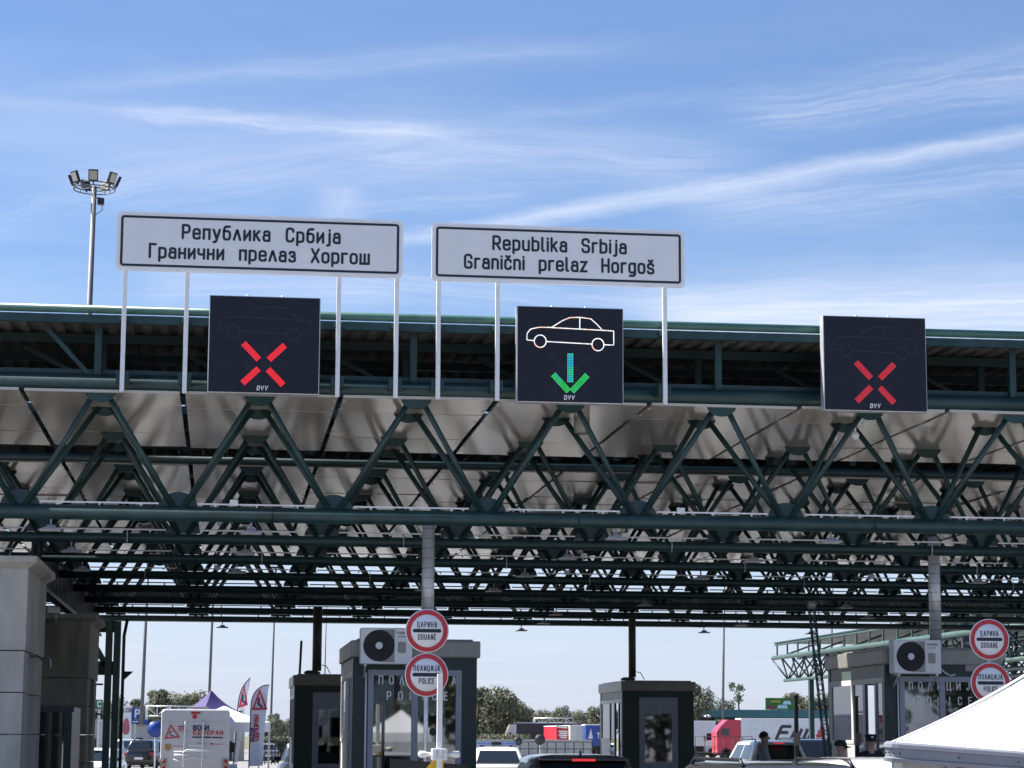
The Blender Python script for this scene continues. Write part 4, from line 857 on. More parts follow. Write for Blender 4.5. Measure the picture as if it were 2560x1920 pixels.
# near queue: only the roofs reach into the picture
car('black hatchback roof with a lit red brake light before the lone booth', cx(1428, 31.5), 31.8, -.02, R_(-2), 'black', 'hatch', 4.3, 1.80, 1.44, brake=True, fin=True)
t = car('dark grey car roof with black roof rails at the bottom edge', cx(1905, 25), 25.5, -.03, R_(3), 'dark_grey', 'suv', 4.4, 1.86, 1.42, rails=True, fin=True)
car('silver car roof just showing below the lone booth', cx(1605, 20), 21.0, -.09, R_(0), 'silver', 'sedan', 4.6, 1.80, 1.44)
car('white car roof peeking out beside the white tent roof', cx(2205, 24.5), 25.5, -.02, R_(-4), 'white', 'hatch', 4.2, 1.80, 1.46)
t = car('white police car with a blue light bar between the booths', cx(1265, 67), 69.5, gz(69.5), R_(-4), 'white', 'sedan', 4.7, 1.82, 1.46)
t['category'] = 'police car'; H_ = 1.46
mb = MB(); mb.box(-.62, -.25, H_+.03, .62, .05, H_+.13, c=.04); lb = obj('light_bar', mb, mat('blue_lens', (.10, .16, .42), .15, 0, 0, coat=.5), t)
mb = MB(); mb.box(-.16, -.26, H_+.035, .16, .06, H_+.137, c=.03); obj('centre_cover', mb, BLACKP, lb)
mb = MB(); mb.box(-.5, -.2, H_-.01, -.4, 0, H_+.04); mb.box(.4, -.2, H_-.01, .5, 0, H_+.04); obj('bar_foot', mb, BLACKP, lb)
car('white estate car with a lit red brake light behind the man in grey', cx(1958, 62), 64.4, gz(64), R_(-1), 'white', 'suv', 4.5, 1.84, 1.58, rails=True, brake=True)
car('dark SUV next to the right police booth behind the man', cx(2042, 70), 72, gz(72), R_(-3), 'black', 'suv', 4.6, 1.86, 1.78, rails=True)
car('white car with a black mirror half hidden by the left control booth', cx(784, 62), 63.5, gz(63.5), R_(180), 'white', 'hatch', 4.3, 1.80, 1.48)
car('black SUV parked left of the white motorhome', cx(371, 138), 140, -.35, R_(-14), 'black', 'suv', 4.6, 1.86, 1.72)
car('white SUV parked left of the black SUV', cx(320, 146), 147, -.35, R_(-30), 'white', 'suv', 4.5, 1.86, 1.74)
car('white car parked beside the green columns at the left', cx(236, 92), 94, -.35, R_(172), 'white', 'hatch', 4.2, 1.80, 1.48)
car('dark grey car parked behind the black SUV and motorhome', cx(402, 150), 152, -.35, R_(-20), 'dark_grey', 'suv', 4.5, 1.84, 1.66)
car('grey saloon far along the road right of the feather flags', cx(664, 170), 172, -.35, R_(5), 'grey', 'sedan', 4.5, 1.80, 1.45)

# motorhome
MH = mat('motorhome_body', (.50, .51, .54), .3, 0, .05, 2, dirt=((.55, .54, .52), .2), coat=.3); MHB = mat('motorhome_skirt', (.30, .28, .25), .6, 0, .1)
yM = 76.0; uM = 487
t = thing('motorhome', 'white motorhome with a warning triangle and ВОЗИ ОДМОРАН on its back', 'motorhome', (cx(uM, yM), yM, -.35), R_(0))
hw, hh = 1.13, 2.86
mb = MB(); mb.loft([[(x, 0+.02, z) for x, z in rrect(-hw+.02, .75, hw-.02, hh-.04, .12)], [(x, .06, z) for x, z in rrect(-hw, .72, hw, hh, .14)], [(x, 6.2, z) for x, z in rrect(-hw, .72, hw, hh, .14)], [(x, 6.9, z) for x, z in rrect(-hw+.1, .72, hw-.1, hh-.5, .14)]], smooth=False); obj('body', mb, MH, t)
mb = MB(); mb.box(-hw+.03, -.06, .42, hw-.03, .30, .80, c=.05); bp = obj('bumper', mb, MHB, t)
for s_ in (-1, 1):
    mb = MB(); mb.prism(rrect(min(s_*hw, s_*(hw-.22)), .80, max(s_*hw, s_*(hw-.22)), 1.24, .05), -.035, .05); c_ = obj('corner_cover', mb, MHB, t)
    for z in (.93, 1.14): mb = MB(); mb.lathe([(0, 0), (.062, .0), (.062, .02), (.03, .03), (0, .03)], 16, Matrix.Translation((s_*(hw-.11), -.036, z)) @ Matrix.Rotation(PI/2, 4, 'X')); obj('tail_light', mb, TAIL, c_)
    wheel_parts(t, s_*(hw-.16), 1.6, .34, .22, s_); wheel_parts(t, s_*(hw-.16), 5.4, .34, .22, s_)
    mb = MB(); mb.box(s_*(hw+.02), 5.9, 1.4, s_*(hw+.22), 6.02, 1.75, c=.03); obj('mirror', mb, BLACKP, t)
mb = MB(); mb.box(-.16, -.03, hh-.16, .16, .02, hh-.09, c=.02); obj('brake_light', mb, TAIL, t)
mb = MB(); mb.box(-.24, .9, hh, .42, 1.6, hh+.09, c=.03); obj('roof_hatch', mb, CORN, t)
mb = MB(); mb.box(-hw+.05, .012, hh-.42, hw-.05, .016, hh-.415); obj('seam', mb, CORN, t)
NAVY = mat('print_navy', (.03, .035, .10), .5, 0, .05); CRIM = mat('print_crimson', (.45, .03, .05), .5, 0, .05)
yp = -.0
def prt(nm, f, m): mb = MB(); f(mb); obj(nm, mb, m, t, norm=False)
K = 1/318.
zx = lambda x: (x-1126)*K; zz_ = lambda y: 1.65+.35-(y-1270)*K
prt('warning_triangle', lambda m: ribbon(m, [(zx(815), zz_(1302)), (zx(955), zz_(1290)), (zx(868), zz_(1168)), (zx(815), zz_(1302))], .045, yp), CRIM)
prt('triangle_mark', lambda m: (ribbon(m, [(zx(862), zz_(1232)), (zx(858), zz_(1262)), (zx(900), zz_(1280))], .03, yp-.002), ribbon(m, [(zx(872), zz_(1240)), (zx(892), zz_(1228))], .02, yp-.004)), NAVY)
prt('lettering', lambda m: lettering(m, 'ВОЗИ', zx(1100), zz_(1212), .135, .53, .26, y=yp, xs=1.25), NAVY)
prt('lettering', lambda m: lettering(m, 'ОДМОРАН', zx(1100), zz_(1262), .125, 1.0, .24, y=yp, xs=1.15), CRIM)
for i, (a, b, c, w) in enumerate(((945, 1020, 1182, .04), (950, 1010, 1205, .035), (945, 1050, 1226, .02), (1290, 1310, 1360, .05), (1320, 1415, 1362, .015), (1150, 1250, 1358, .012), (905, 1010, 1385, .02))):
    prt('small_print', lambda m: ribbon(m, [(zx(a), zz_(c)), (zx(b), zz_(c))], w, yp), CRIM)
prt('text_line', lambda m: ribbon(m, [(zx(1100), zz_(1290)), (zx(1290), zz_(1292))], .045, yp), NAVY)
prt('text_line', lambda m: ribbon(m, [(zx(1310), zz_(1292)), (zx(1410), zz_(1294))], .045, yp), NAVY)
prt('badge', lambda m: m.add([(zx(815), yp-.002, zz_(1365)), (zx(878), yp-.002, zz_(1365)), (zx(878), yp-.002, zz_(1415)), (zx(846), yp-.002, zz_(1436)), (zx(815), yp-.002, zz_(1415))], [(0, 4, 3, 2, 1)]), mat('badge_gold', (.35, .20, .05), .5, 0, .1))
prt('maker_badge', lambda m: m.disc((zx(1116), zz_(1075)), .08, 16, yp-.002), CRIM)
mb = MB()
for x in (1018, 1210): mb.tube([(zx(x), -.02, zz_(1120)), (zx(x), -.06, zz_(1140)), (zx(x)-.02, -.06, zz_(1380)), (zx(x)-.03, -.10, zz_(1560)), (zx(x)-.03, -.10, zz_(1600))], .026, 8)
mb.tube([(zx(1000), -.08, zz_(1600)), (zx(1010), -.3, zz_(1440)), (zx(1040), -.34, zz_(1422)), (zx(1300), -.34, zz_(1432))], .022, 8); mb.tube([(zx(910), -.16, zz_(1475)), (zx(1060), -.16, zz_(1475))], .03, 8)
mb.tube([(zx(905), -.2, zz_(1440)), (zx(1335), -.2, zz_(1432))], .014, 8); mb.tube([(zx(1060), -.1, zz_(1380)), (zx(1200), -.1, zz_(1372)), (zx(1210), -.1, zz_(1385))], .014, 8); mb.tube([(zx(905), -.18, zz_(1520)), (zx(980), -.18, zz_(1545)), (zx(1090), -.18, zz_(1500)), (zx(1340), -.18, zz_(1540))], .012, 8)
obj('bike_rack', mb, PLASTW, t)

# lorries far away
TR = lambda n, c, **k: mat(n, c, .5, 0, .08, 1.5, **k)
T_RED, T_CREAM, T_BLUE, T_WHITE, T_DARK, T_GREY = TR('tarpaulin_red', (.42, .02, .04)), TR('tarpaulin_cream', (.66, .64, .56)), TR('tarpaulin_blue', (.03, .08, .30)), TR('tarpaulin_white', (.68, .69, .71)), TR('tarpaulin_dark', (.045, .045, .055)), TR('tarpaulin_grey', (.33, .33, .32))
CABRED = mat('cab_red', (.50, .02, .05), .3, 0, .05, coat=.5); CABTEAL = mat('cab_pale_teal', (.40, .50, .50), .3, 0, .05, coat=.5)
def lorry(label, u0, u1, Y, m_box, cab=None, cab_u=None, topv=None, faces='side', text=None, group='lorries parked beyond the border'):
    """box body between two photo columns at depth Y, with an optional cab standing at cab_u"""
    x0, x1 = cx(u0, Y), cx(u1, Y); z0 = -.35; top = PY((u0+u1)/2, topv, Y).z
    t = thing('lorry', label, 'lorry', ((x0+x1)/2, Y, z0), 0, group); S = ((x0+x1)/2, Y, z0)
    dep = 2.5 if faces == 'side' else 9.0
    mb = MB(); mb.box(x0, Y, z0+1.15, x1, Y+dep, top-.05, c=.05); bx = obj('cargo_body', mb, m_box, t, S)
    mb = MB(); mb.box(x0-.02, Y-.02, top-.10, x1+.02, Y+dep+.02, top, c=.03); obj('roof_edge', mb, T_WHITE, t, S)
    if faces == 'side':
        n = max(2, int((x1-x0)/2.2))
        for k in range(1, n): mb = MB(); xx = x0+(x1-x0)*k/n; mb.box(xx-.02, Y-.02, z0+1.2, xx+.02, Y-.001, top-.12); obj('strap', mb, m_box, bx, S)
    else: mb = MB(); mb.box((x0+x1)/2-.015, Y-.015, z0+1.2, (x0+x1)/2+.015, Y-.001, top-.12); obj('door_seam', mb, CORN, bx, S)
    mb = MB(); mb.box(x0+.1, Y+.2, z0+.75, x1-.1, Y+dep-.2, z0+1.14); obj('chassis', mb, BLACKP, t, S)
    nw = 3 if x1-x0 > 5 else 1
    for k in range(nw):
        xx = x1-1.4-k*1.3 if faces == 'side' else x0+.35; T = Matrix.Translation((xx, Y+.02, z0+.5)) @ Matrix.Rotation(PI/2, 4, 'X')
        if faces == 'side': mb = MB(); mb.lathe([(0, -.02), (.3, -.02), (.5, 0), (.5, -.32), (0, -.32)], 18, T); obj('wheel', mb, TYRE, t, S)
    if cab:
        c0, c1 = sorted((cx(cab_u[0], Y), cx(cab_u[1], Y))); ct = PY(cab_u[0], cab_u[2], Y).z
        mb = MB(); mb.prism([(c0+.02, z0+.5), (c1, z0+.5), (c1, ct), (c0+(c1-c0)*.45, ct), (c0+(c1-c0)*.12, ct-.75), (c0, ct-1.2)], Y+.02, Y+2.45); cb = obj('cab', mb, cab, t, S)
        mb = MB(); mb.prism([(c0+(c1-c0)*.16, ct-1.55), (c0+(c1-c0)*.52, ct-1.55), (c0+(c1-c0)*.52, ct-.85), (c0+(c1-c0)*.20, ct-.85)], Y-.002, Y+.018); obj('side_window', mb, CARGLASS, cb, S)
        mb = MB(); mb.add([(c0-.005, Y+.15, ct-1.25), (c0-.005, Y+2.3, ct-1.25), (c0+(c1-c0)*.115, Y+2.3, ct-.78), (c0+(c1-c0)*.115, Y+.15, ct-.78)], [(0, 1, 2, 3)]); obj('windshield', mb, CARGLASS, cb, S, norm=False)
        mb = MB(); T = Matrix.Translation((c0+.9, Y+.0, z0+.5)) @ Matrix.Rotation(PI/2, 4, 'X'); mb.lathe([(0, -.02), (.3, -.02), (.5, 0), (.5, -.32), (0, -.32)], 18, T); obj('wheel', mb, TYRE, t, S)
        mb = MB(); mb.box(c0+.02, Y-.12, ct-1.7, c0+.14, Y+.0, ct-1.1, c=.03); obj('mirror', mb, BLACKP, cb, S)
    return t, S, x0, x1, top
lorry('white cab lorry with a long dark trailer beyond the police car', 1292, 1432, 236, T_DARK, WHITEP, (1267, 1291, 1811), 1806)
lorry('grey tarpaulin trailer left of the white cab lorry', 1170, 1266, 240, T_GREY, None, None, 1815)
t, S, x0, x1, top = lorry('trailer with a red back next to the cream trailer', 1391, 1423, 224, T_RED, None, None, 1814, 'rear')
for k, (f0, f1, fz) in enumerate(((.1, .8, .92), (.2, .85, .72), (.25, .8, .62), (.2, .85, .52), (.3, .75, .42), (.1, .9, .2))):
    mb = MB(); zq = S[2]+1.15+(top-S[2]-1.15)*fz; ribbon(mb, [(x0+(x1-x0)*f0, zq), (x0+(x1-x0)*f1, zq-.04)], .13, 223.97); obj('print_line', mb, T_WHITE, t, S, norm=False)
lorry('trailer with a cream back between the red and blue trailers', 1425, 1463, 223, T_CREAM, None, None, 1813, 'rear')
t, S, x0, x1, top = lorry('blue tarpaulin trailer behind the lone booth', 1464, 1540, 222, T_BLUE, None, None, 1811)
mb = MB(); mb.add([(x0+.25, 221.97, 1.5), (x0+.75, 221.97, 1.5), (x0+.52, 221.97, 2.5)], [(0, 1, 2)]); obj('white_print', mb, T_WHITE, t, S, norm=False)
mb = MB(); lettering(mb, 'ТРАНС'.replace('Т', 'T').replace('Р', 'P'), x0+1.1, 1.55, .5, 1.9, .2, y=221.97); obj('lettering', mb, T_WHITE, t, S, norm=False)
lorry('pale teal cab lorry with a white trailer right of the lone booth', 1700, 1790, 226, T_WHITE, CABTEAL, (1760, 1797, 1812), 1802)
t, S, x0, x1, top = lorry('red cab lorry pulling a white trailer with large dark letters', 1853, 2085, 218, T_WHITE, CABRED, (1793, 1852, 1799), 1796)
def slant_bar(nm, pts, w, m): mb = MB(); ribbon(mb, pts, w, 217.97, cap=False); obj(nm, mb, m, t, S, norm=False)
px_ = lambda zx5, zy5: (PY(1700+zx5/3.771, 1480+zy5/3.771, 217.97).x, PY(1700+zx5/3.771, 1480+zy5/3.771, 217.97).z)
INKD = mat('print_charcoal', (.035, .037, .042), .5, 0, .05)
mb = MB(); L_strokes = [((960, 1268), (905, 1395)), ((955, 1268), (1050, 1268)), ((935, 1325), (1020, 1325)), ((1110, 1262), (1040, 1395)), ((1150, 1290), (1105, 1395)), ((1205, 1290), (1160, 1395)), ((1255, 1290), (1205, 1395)), ((1120, 1390), (1210, 1390))]
for i, (a, b) in enumerate(L_strokes): ribbon(mb, [px_(*a), px_(*b)], .30, 217.97-.002*i, cap=False)
obj('lettering', mb, INKD, t, S, norm=False)
for i, (a, b) in enumerate((((1320, 1285), (1365, 1285)), ((1300, 1320), (1368, 1320)), ((1285, 1355), (1368, 1355)))): mb = MB(); ribbon(mb, [px_(*a), px_(*b)], .34, 217.97, cap=False); obj('red_stripe', mb, CRIM, t, S, norm=False)

# ------------------------------------------------------------------ tents and feather flags
CLOTHW = mat('tent_fabric_white', (.74, .74, .74), .7, 0, .02, 1.2, .15, 2.2); CLOTHP = mat('tent_fabric_violet', (.045, .032, .14), .7, 0, .08, 2)
def pagoda(label, apex, eave_z, half, x, y, z0, m, val=.25, rot=0):
    t = thing('pagoda_tent', label, 'tent', (x, y, z0), rot)
    cs = [(-half, -half), (half, -half), (half, half), (-half, half)]
    for i in range(4):
        a, b = cs[i], cs[(i+1) % 4]; mb = MB(); N = 8; vs = []
        for k in range(N+1):
            s_ = k/N; hz = eave_z+(apex-eave_z)*(s_*.62+.38*s_**2.2); sc = 1-s_*.97
            for j in range(5): u_ = j/4; vs.append(((a[0]+(b[0]-a[0])*u_)*sc, (a[1]+(b[1]-a[1])*u_)*sc, hz-.03*math.sin(PI*u_)*(1-s_)))
        mb.add(vs, [(k*5+j, k*5+j+1, (k+1)*5+j+1, (k+1)*5+j) for k in range(N) for j in range(4)], True); obj('roof_panel', mb, m, t, norm=False)
        mb = MB(); p, q = Vector((*a, 0)), Vector((*b, 0)); d = (q-p)/6; vs = []
        for k in range(7): w = p+d*k; vs += [(w.x*1.004, w.y*1.004, eave_z-.005), (w.x*1.004, w.y*1.004, eave_z-val)]
        mb.add(vs, [(2*k, 2*k+1, 2*k+3, 2*k+2) for k in range(6)]); obj('valance', mb, m, t, norm=False)
        mb = MB(); mb.box(a[0]*.98-.03, a[1]*.98-.03, 0, a[0]*.98+.03, a[1]*.98+.03, eave_z-.01); obj('leg', mb, GALV, t)
    return t
pagoda('white event tent just right behind the motorhome', 3.05, 2.48, 1.5, cx(558, 82), 83, -.35, CLOTHW, .35, R_(6))
pagoda('violet topped event tent peeking over the motorhome', 3.72, 2.98, .72, cx(524, 88), 89, -.35, CLOTHP, .3, R_(30))
def feather(label, Lp, Rp, Y, tri, words):
    zp = lambda x, y: PY(220+x/4.254, 1540+y/4.254, Y)
    base = zp(*Lp[0]); S = (base.x, Y, -.35); t = thing('feather_flag', label, 'flag', S)
    def samp(P, n=26):
        Q_ = [zp(*p) for p in P]; out = []
        for k in range(n+1):
            x = k/n*(len(Q_)-1); i = min(int(x), len(Q_)-2); f = x-i
            p0, p1, p2, p3 = Q_[max(i-1, 0)], Q_[i], Q_[i+1], Q_[min(i+2, len(Q_)-1)]
            out.append(.5*((2*p1)+(p2-p0)*f+(2*p0-5*p1+4*p2-p3)*f*f+(3*p1-p0-3*p2+p3)*f**3))
        return out
    Ls, Rs = samp(Lp), samp(Rp); vs = []
    for k, (l, r) in enumerate(zip(Ls, Rs)):
        for j in range(6): u_ = j/5; q = l.lerp(r, u_); vs.append((q.x, Y+.05*math.sin(5*u_+.35*k)*u_, q.z))
    mb = MB(); mb.add(vs, [(k*6+j, k*6+j+1, (k+1)*6+j+1, (k+1)*6+j) for k in range(26) for j in range(5)], True); cl = obj('cloth', mb, CLOTHF, t, S, norm=False)
    mb = MB(); mb.tube([(base.x, Y, -.35)]+[tuple(q) for q in Ls], .022, 6); obj('rod', mb, INK, t, S)
    def rib(nm, pts, w, m, dy): mb = MB(); ribbon(mb, [(zp(*p).x, zp(*p).z) for p in pts], w, Y-.07-dy); obj(nm, mb, m, cl, S, norm=False)
    rib('warning_triangle', [tri[0], tri[1], tri[2], tri[0]], .075, CRIM, 0)
    cx_, cy_ = sum(p[0] for p in tri)/3, sum(p[1] for p in tri)/3; rib('triangle_mark', [(cx_-8, cy_-45), (cx_-14, cy_+10), (cx_+22, cy_+42)], .075, NAVY, .003)
    for txt, x, y0, y1, h_, m in words:
        p0, p1 = zp(x, y0), zp(x, y1); T = Matrix.Translation((p0.x, 0, p0.z)) @ Matrix.Rotation(-PI/2, 4, 'Y'); mb = MB(); lettering(mb, txt, 0, 0, h_, p1.z-p0.z, .26, y=Y-.07, T=T, xs=1.1); obj('lettering', mb, m, cl, S, norm=False)
CLOTHF = mat('flag_cloth', (.70, .71, .80), .7, 0, .06, 1.5)
feather('slim white feather flag with a red warning triangle', [(1545, 1550), (1570, 1300), (1590, 1000), (1612, 850), (1655, 740), (1725, 655)], [(1590, 1560), (1628, 1300), (1668, 1000), (1692, 880), (1712, 760), (1730, 658)], 84, ((1660, 755), (1612, 965), (1688, 940)), [('ВОЗИ', 1640, 1180, 1010, .14, NAVY)])
feather('broad white feather flag lettered ОДМОРАН with a red triangle', [(1710, 1600), (1720, 1300), (1730, 1000), (1748, 870), (1795, 785), (1862, 742), (1930, 733)], [(1860, 1590), (1872, 1300), (1892, 1050), (1906, 900), (1916, 800), (1926, 752), (1934, 736)], 81, ((1825, 795), (1757, 992), (1895, 985)), [('ОДМОРАН', 1808, 1330, 1050, .15, CRIM), ('ВОЗИ', 1762, 1340, 1190, .13, NAVY)])
mb = MB(); t = thing('flag_table', 'violet cloth covered table under the white tent', 'table', (cx(586, 82), 80.6, -.35)); mb.box(-.75, -.4, 0, .75, .4, .82, c=.02); obj('table_cloth', mb, mat('violet_cloth', (.22, .21, .45), .8, 0, .1), t); mb = MB(); mb.box(-.2, -.1, .821, .1, .1, 1.0); obj('leaflet_stack', mb, CLOTHW, t)
# big white tent roof in the right foreground
A0 = PY(2216, 1858, 21.0); B0 = PY(3500, 1955, 19.7); C0 = Vector((A0.x+1.32, 25.2, A0.z)); D0 = C0+(B0-A0)
_q = PY(2797, 1544, 22.45); APX = Vector(((A0.x+D0.x)/2, (A0.y+D0.y)/2, _q.z))
t = thing('white_tent', 'big white pointed tent roof with a grey riveted rim at the lower right', 'tent', ((A0.x+D0.x)/2, (A0.y+D0.y)/2, 0)); S = tuple(t.location)
ring = []
def qb(p, c, q, n=10): return [p*(1-k/n)**2+c*2*(k/n)*(1-k/n)+q*(k/n)**2 for k in range(n+1)]
ctrl = [A0, B0, D0, C0]
for i in range(4):
    p, q = ctrl[i], ctrl[(i+1) % 4]; n_ = ctrl[(i+2) % 4]
    s0, s1 = p.lerp(q, .03), p.lerp(q, .97); ring += [s0.lerp(s1, k/8) for k in range(9)]; e = q.lerp(n_, .03); ring += qb(s1, q, e, 4)[1:-1]
N = 12; vs = []; n = len(ring)
for k in range(N+1):
    s_ = k/N
    for p in ring: b_ = p.lerp(APX, s_*.985); vs.append((b_.x, b_.y, b_.z-.10*math.sin(PI*s_)*(1-.4*s_)))
mb = MB(); mb.add(vs, [(k*n+j, k*n+(j+1) % n, (k+1)*n+(j+1) % n, (k+1)*n+j) for k in range(N) for j in range(n)], True); obj('roof_cloth', mb, CLOTHW, t, S)
cxy = (A0+D0)/2; mb = MB(); vs = []
RIMG = mat('tent_rim', (.25, .26, .30), .45, .3, .08, 4)
for dz_, sc in ((.02, 1.0), (.0, 1.012), (-.035, 1.014), (-.045, 1.006), (-.125, 1.006), (-.135, 1.014), (-.17, 1.012), (-.175, .995)):
    vs += [(cxy.x+(p.x-cxy.x)*sc, cxy.y+(p.y-cxy.y)*sc, p.z+dz_) for p in ring]
mb.add(vs, [(k*n+j, (k+1)*n+j, (k+1)*n+(j+1) % n, k*n+(j+1) % n) for k in range(7) for j in range(n)], False); obj('rim', mb, RIMG, t, S)
for j in range(0, n, 1):
    p = ring[j]
    if p.y < 22:
        d = Vector((p.x-cxy.x, p.y-cxy.y, 0))*1.007; mb = MB(); q = Vector((cxy.x, cxy.y, p.z))+d
        mb.lathe([(0, 0), (.009, 0), (.006, .006), (0, .007)], 8, Matrix.Translation((q.x, q.y-.004, q.z-.085)) @ Matrix.Rotation(PI/2, 4, 'X')); obj('rivet', mb, DARKIN, t, S)
        q2 = p.lerp(APX, .03); mb = MB(); mb.lathe([(0, 0), (.010, 0), (.007, .006), (0, .007)], 8, Matrix.Translation((q2.x, q2.y, q2.z-.005))); obj('rivet', mb, DARKIN, t, S)
mb = MB(); mb.tube([tuple(A0.lerp(APX, k/12)+Vector((.05, -.012, .006-.10*math.sin(PI*k/12)*(1-.4*k/12)))) for k in range(12)], .006, 6); obj('hip_seam', mb, T_GREY, t, S)
for p in ctrl: mb = MB(); q = p.lerp(cxy, .04); mb.box(q.x-.04, q.y-.04, 0, q.x+.04, q.y+.04, p.z-.01); obj('leg', mb, GALV, t, S)

# ------------------------------------------------------------------ trees
def leaf_mat(name, c):
    m = bpy.data.materials.new(name); m.use_nodes = True; t = m.node_tree; q = G(t); b = t.nodes['Principled BSDF']
    tcn = q.n('ShaderNodeTexCoord'); oi = q.n('ShaderNodeObjectInfo')
    n = q.ss(q.noise(tcn.outputs['Object'], 1.1, 4, .6), .3, .7)
    c1 = q.mix(n, (*[x*.62 for x in c], 1), (*[x*1.3 for x in c], 1)); c2 = q.mix(q.m('MULTIPLY', oi.outputs['Random'], .35), c1, (.13, .12, .06, 1))
    q.put(b.inputs['Base Color'], c2); b.inputs['Roughness'].default_value = .7; b.inputs['Specular IOR Level'].default_value = .25
    t.nodes.remove(t.nodes['Material Output']); o = q.n('ShaderNodeOutputMaterial'); tl = q.n('ShaderNodeBsdfTranslucent'); q.put(tl.inputs[0], c2)
    mx = q.n('ShaderNodeMixShader'); mx.inputs[0].default_value = .3; t.links.new(b.outputs[0], mx.inputs[1]); t.links.new(tl.outputs[0], mx.inputs[2]); t.links.new(mx.outputs[0], o.inputs[0]); return m
LEAF = leaf_mat('foliage', (.125, .14, .10)); BARK = mat('bark', (.10, .08, .06), .9, 0, .25, 8, .4, 20)
def make_tree_meshes(seed, H, R, nl, leafs, lean=0.0, low=.18):
    rg = random.Random(seed); tr = MB(); tip = []
    tr.tube([(0, 0, -.3), (.05*R, 0, H*.25), (.02*R+lean*.5, .03*R, H*.55), (lean, 0, H*.85)], [.035*H, .028*H, .018*H, .006*H], 8)
    for k in range(9):
        a = rg.uniform(0, 2*PI); z0 = H*rg.uniform(.22, .6); L = R*rg.uniform(.6, .95); e = Vector((L*math.cos(a)+lean*.5, L*math.sin(a), z0+H*rg.uniform(.12, .34)))
        tr.tube([(lean*.3, 0, z0), tuple(Vector((lean*.3, 0, z0)).lerp(e, .5)+Vector((0, 0, .03*H))), tuple(e)], [.012*H, .008*H, .003*H], 6); tip.append(e)
    cr = MB(); cl = [(e, R*rg.uniform(.30, .48)) for e in tip]
    for k in range(14):
        a = rg.uniform(0, 2*PI); t = rg.uniform(low, 1.0); rad = R*(1-abs(t-.5)*1.15)**.7*rg.uniform(.25, .9) if abs(t-.5) < .8 else .1
        cl.append((Vector((rad*math.cos(a)+lean*t, rad*math.sin(a), H*t*.94)), R*rg.uniform(.22, .42)))
    for i in range(nl):
        c, r = cl[rg.randrange(len(cl))]; d = Vector((rg.gauss(0, 1), rg.gauss(0, 1), rg.gauss(0, .8))).normalized()*r*rg.uniform(.35, 1.0)**.6
        p = c+d; n = (d.normalized()+Vector((rg.uniform(-1, 1), rg.uniform(-1, 1), rg.uniform(-.3, 1)))*.8).normalized(); x = n.orthogonal().normalized(); x = (Matrix.Rotation(rg.uniform(0, 2*PI), 3, n) @ x); y = n.cross(x); s_ = leafs*rg.uniform(.55, 1.35)
        cr.add([p-x*s_-y*s_*.3, p+y*s_*.55, p+x*s_-y*s_*.2, p-y*s_*.5], [(0, 1, 2, 3)])
    return tr.mesh('trunk'), cr.mesh('crown')
TV = [make_tree_meshes(11, 8, 3.2, 4600, .20), make_tree_meshes(22, 8, 2.7, 4000, .19, .3), make_tree_meshes(33, 8, 3.9, 5400, .21, -.4, .1), make_tree_meshes(44, 8, 2.2, 3400, .18, .2, .12)]
for a, b in TV: a.materials.append(BARK); b.materials.append(LEAF)
def tree(x, y, h, wscale, kind, label, group, z=-.35):
    t = thing('tree', label, 'tree', (x, y, z), random.uniform(0, 6), group); t.scale = (h/8*wscale, h/8*wscale, h/8)
    inst(TV[kind][0], 'trunk', t); inst(TV[kind][1], 'crown', t); return t
GT = 'trees behind the border yard'
far_trees = [(238, 1752, 250, 1.0, 1, 'tree behind the green WC sign'), (268, 1756, 262, .9, 0, 'tree beyond the green columns, next to the red billboard'), (300, 1744, 255, .9, 1, 'tree above the red billboard'),
 (332, 1750, 268, .9, 0, 'tree above the blue parking sign'), (376, 1740, 262, .95, 3, 'tree right beside the thick lamp mast at the left'), (405, 1727, 255, 1.0, 0, 'left tree of the bushy pair over the overhead gantry'), (446, 1722, 258, 1.15, 2, 'tallest bushy tree behind the motorhome'),
 (486, 1738, 270, 1.0, 0, 'tree just left of the violet tent peak'), (545, 1775, 280, .9, 1, 'low tree behind the white event tent'), (668, 1792, 230, .9, 2, 'low tree right of the feather flags'), (690, 1786, 240, .9, 0, 'low tree left of the left control booth'), (715, 1792, 236, .8, 2, 'low tree against the edge of the left control booth'),
 (1196, 1722, 235, .95, 0, 'tall tree right beside the middle police booth'), (1228, 1710, 240, 1.05, 2, 'tallest tree right of the middle police booth'), (1262, 1732, 243, .9, 3, 'tree on the right flank of the tallest tree'), (1290, 1758, 250, .95, 1, 'tree above the white cab lorry'),
 (1322, 1772, 290, 1.1, 0, 'rounded tree above the left end of the dark trailer'), (1356, 1772, 330, 1.0, 2, 'small far tree above the dark trailer'), (1390, 1764, 320, .9, 3, 'far tree in the middle of the tree line over the dark trailer'), (1424, 1768, 318, .9, 1, 'far tree above the red backed trailer'),
 (1452, 1786, 330, 1.1, 0, 'low far tree above the cream backed trailer'), (1486, 1764, 270, 1.0, 2, 'pale tree left of the lone booth'), (1508, 1756, 268, .8, 1, 'tree peeking out left behind the lone booth'), (1745, 1713, 255, .95, 0, 'tree right beside the lone booth roof'),
 (1772, 1745, 275, .8, 3, 'small tree left of the thin mast above the teal roof'), (1794, 1752, 280, .9, 1, 'small tree touching the thin mast above the teal roof'), (1997, 1735, 290, 1.0, 0, 'tree right of the green billboard'), (2032, 1730, 295, 1.0, 2, 'tree behind the leaning lattice pole'), (2062, 1738, 292, .9, 1, 'tree at the edge of the right police booth')]
for u, v, Y, ws, k, lab in far_trees:
    p = PY(u, v, Y); tree(p.x, Y, (p.z+.35)*1.02, ws, k, lab, GT)
p = PY(1832, 1712, 275); t = thing('bare_tree', 'crooked half bare tree right of the thin mast', 'tree', (p.x, 275, -.35)); mb = MB(); hh_ = p.z+.35
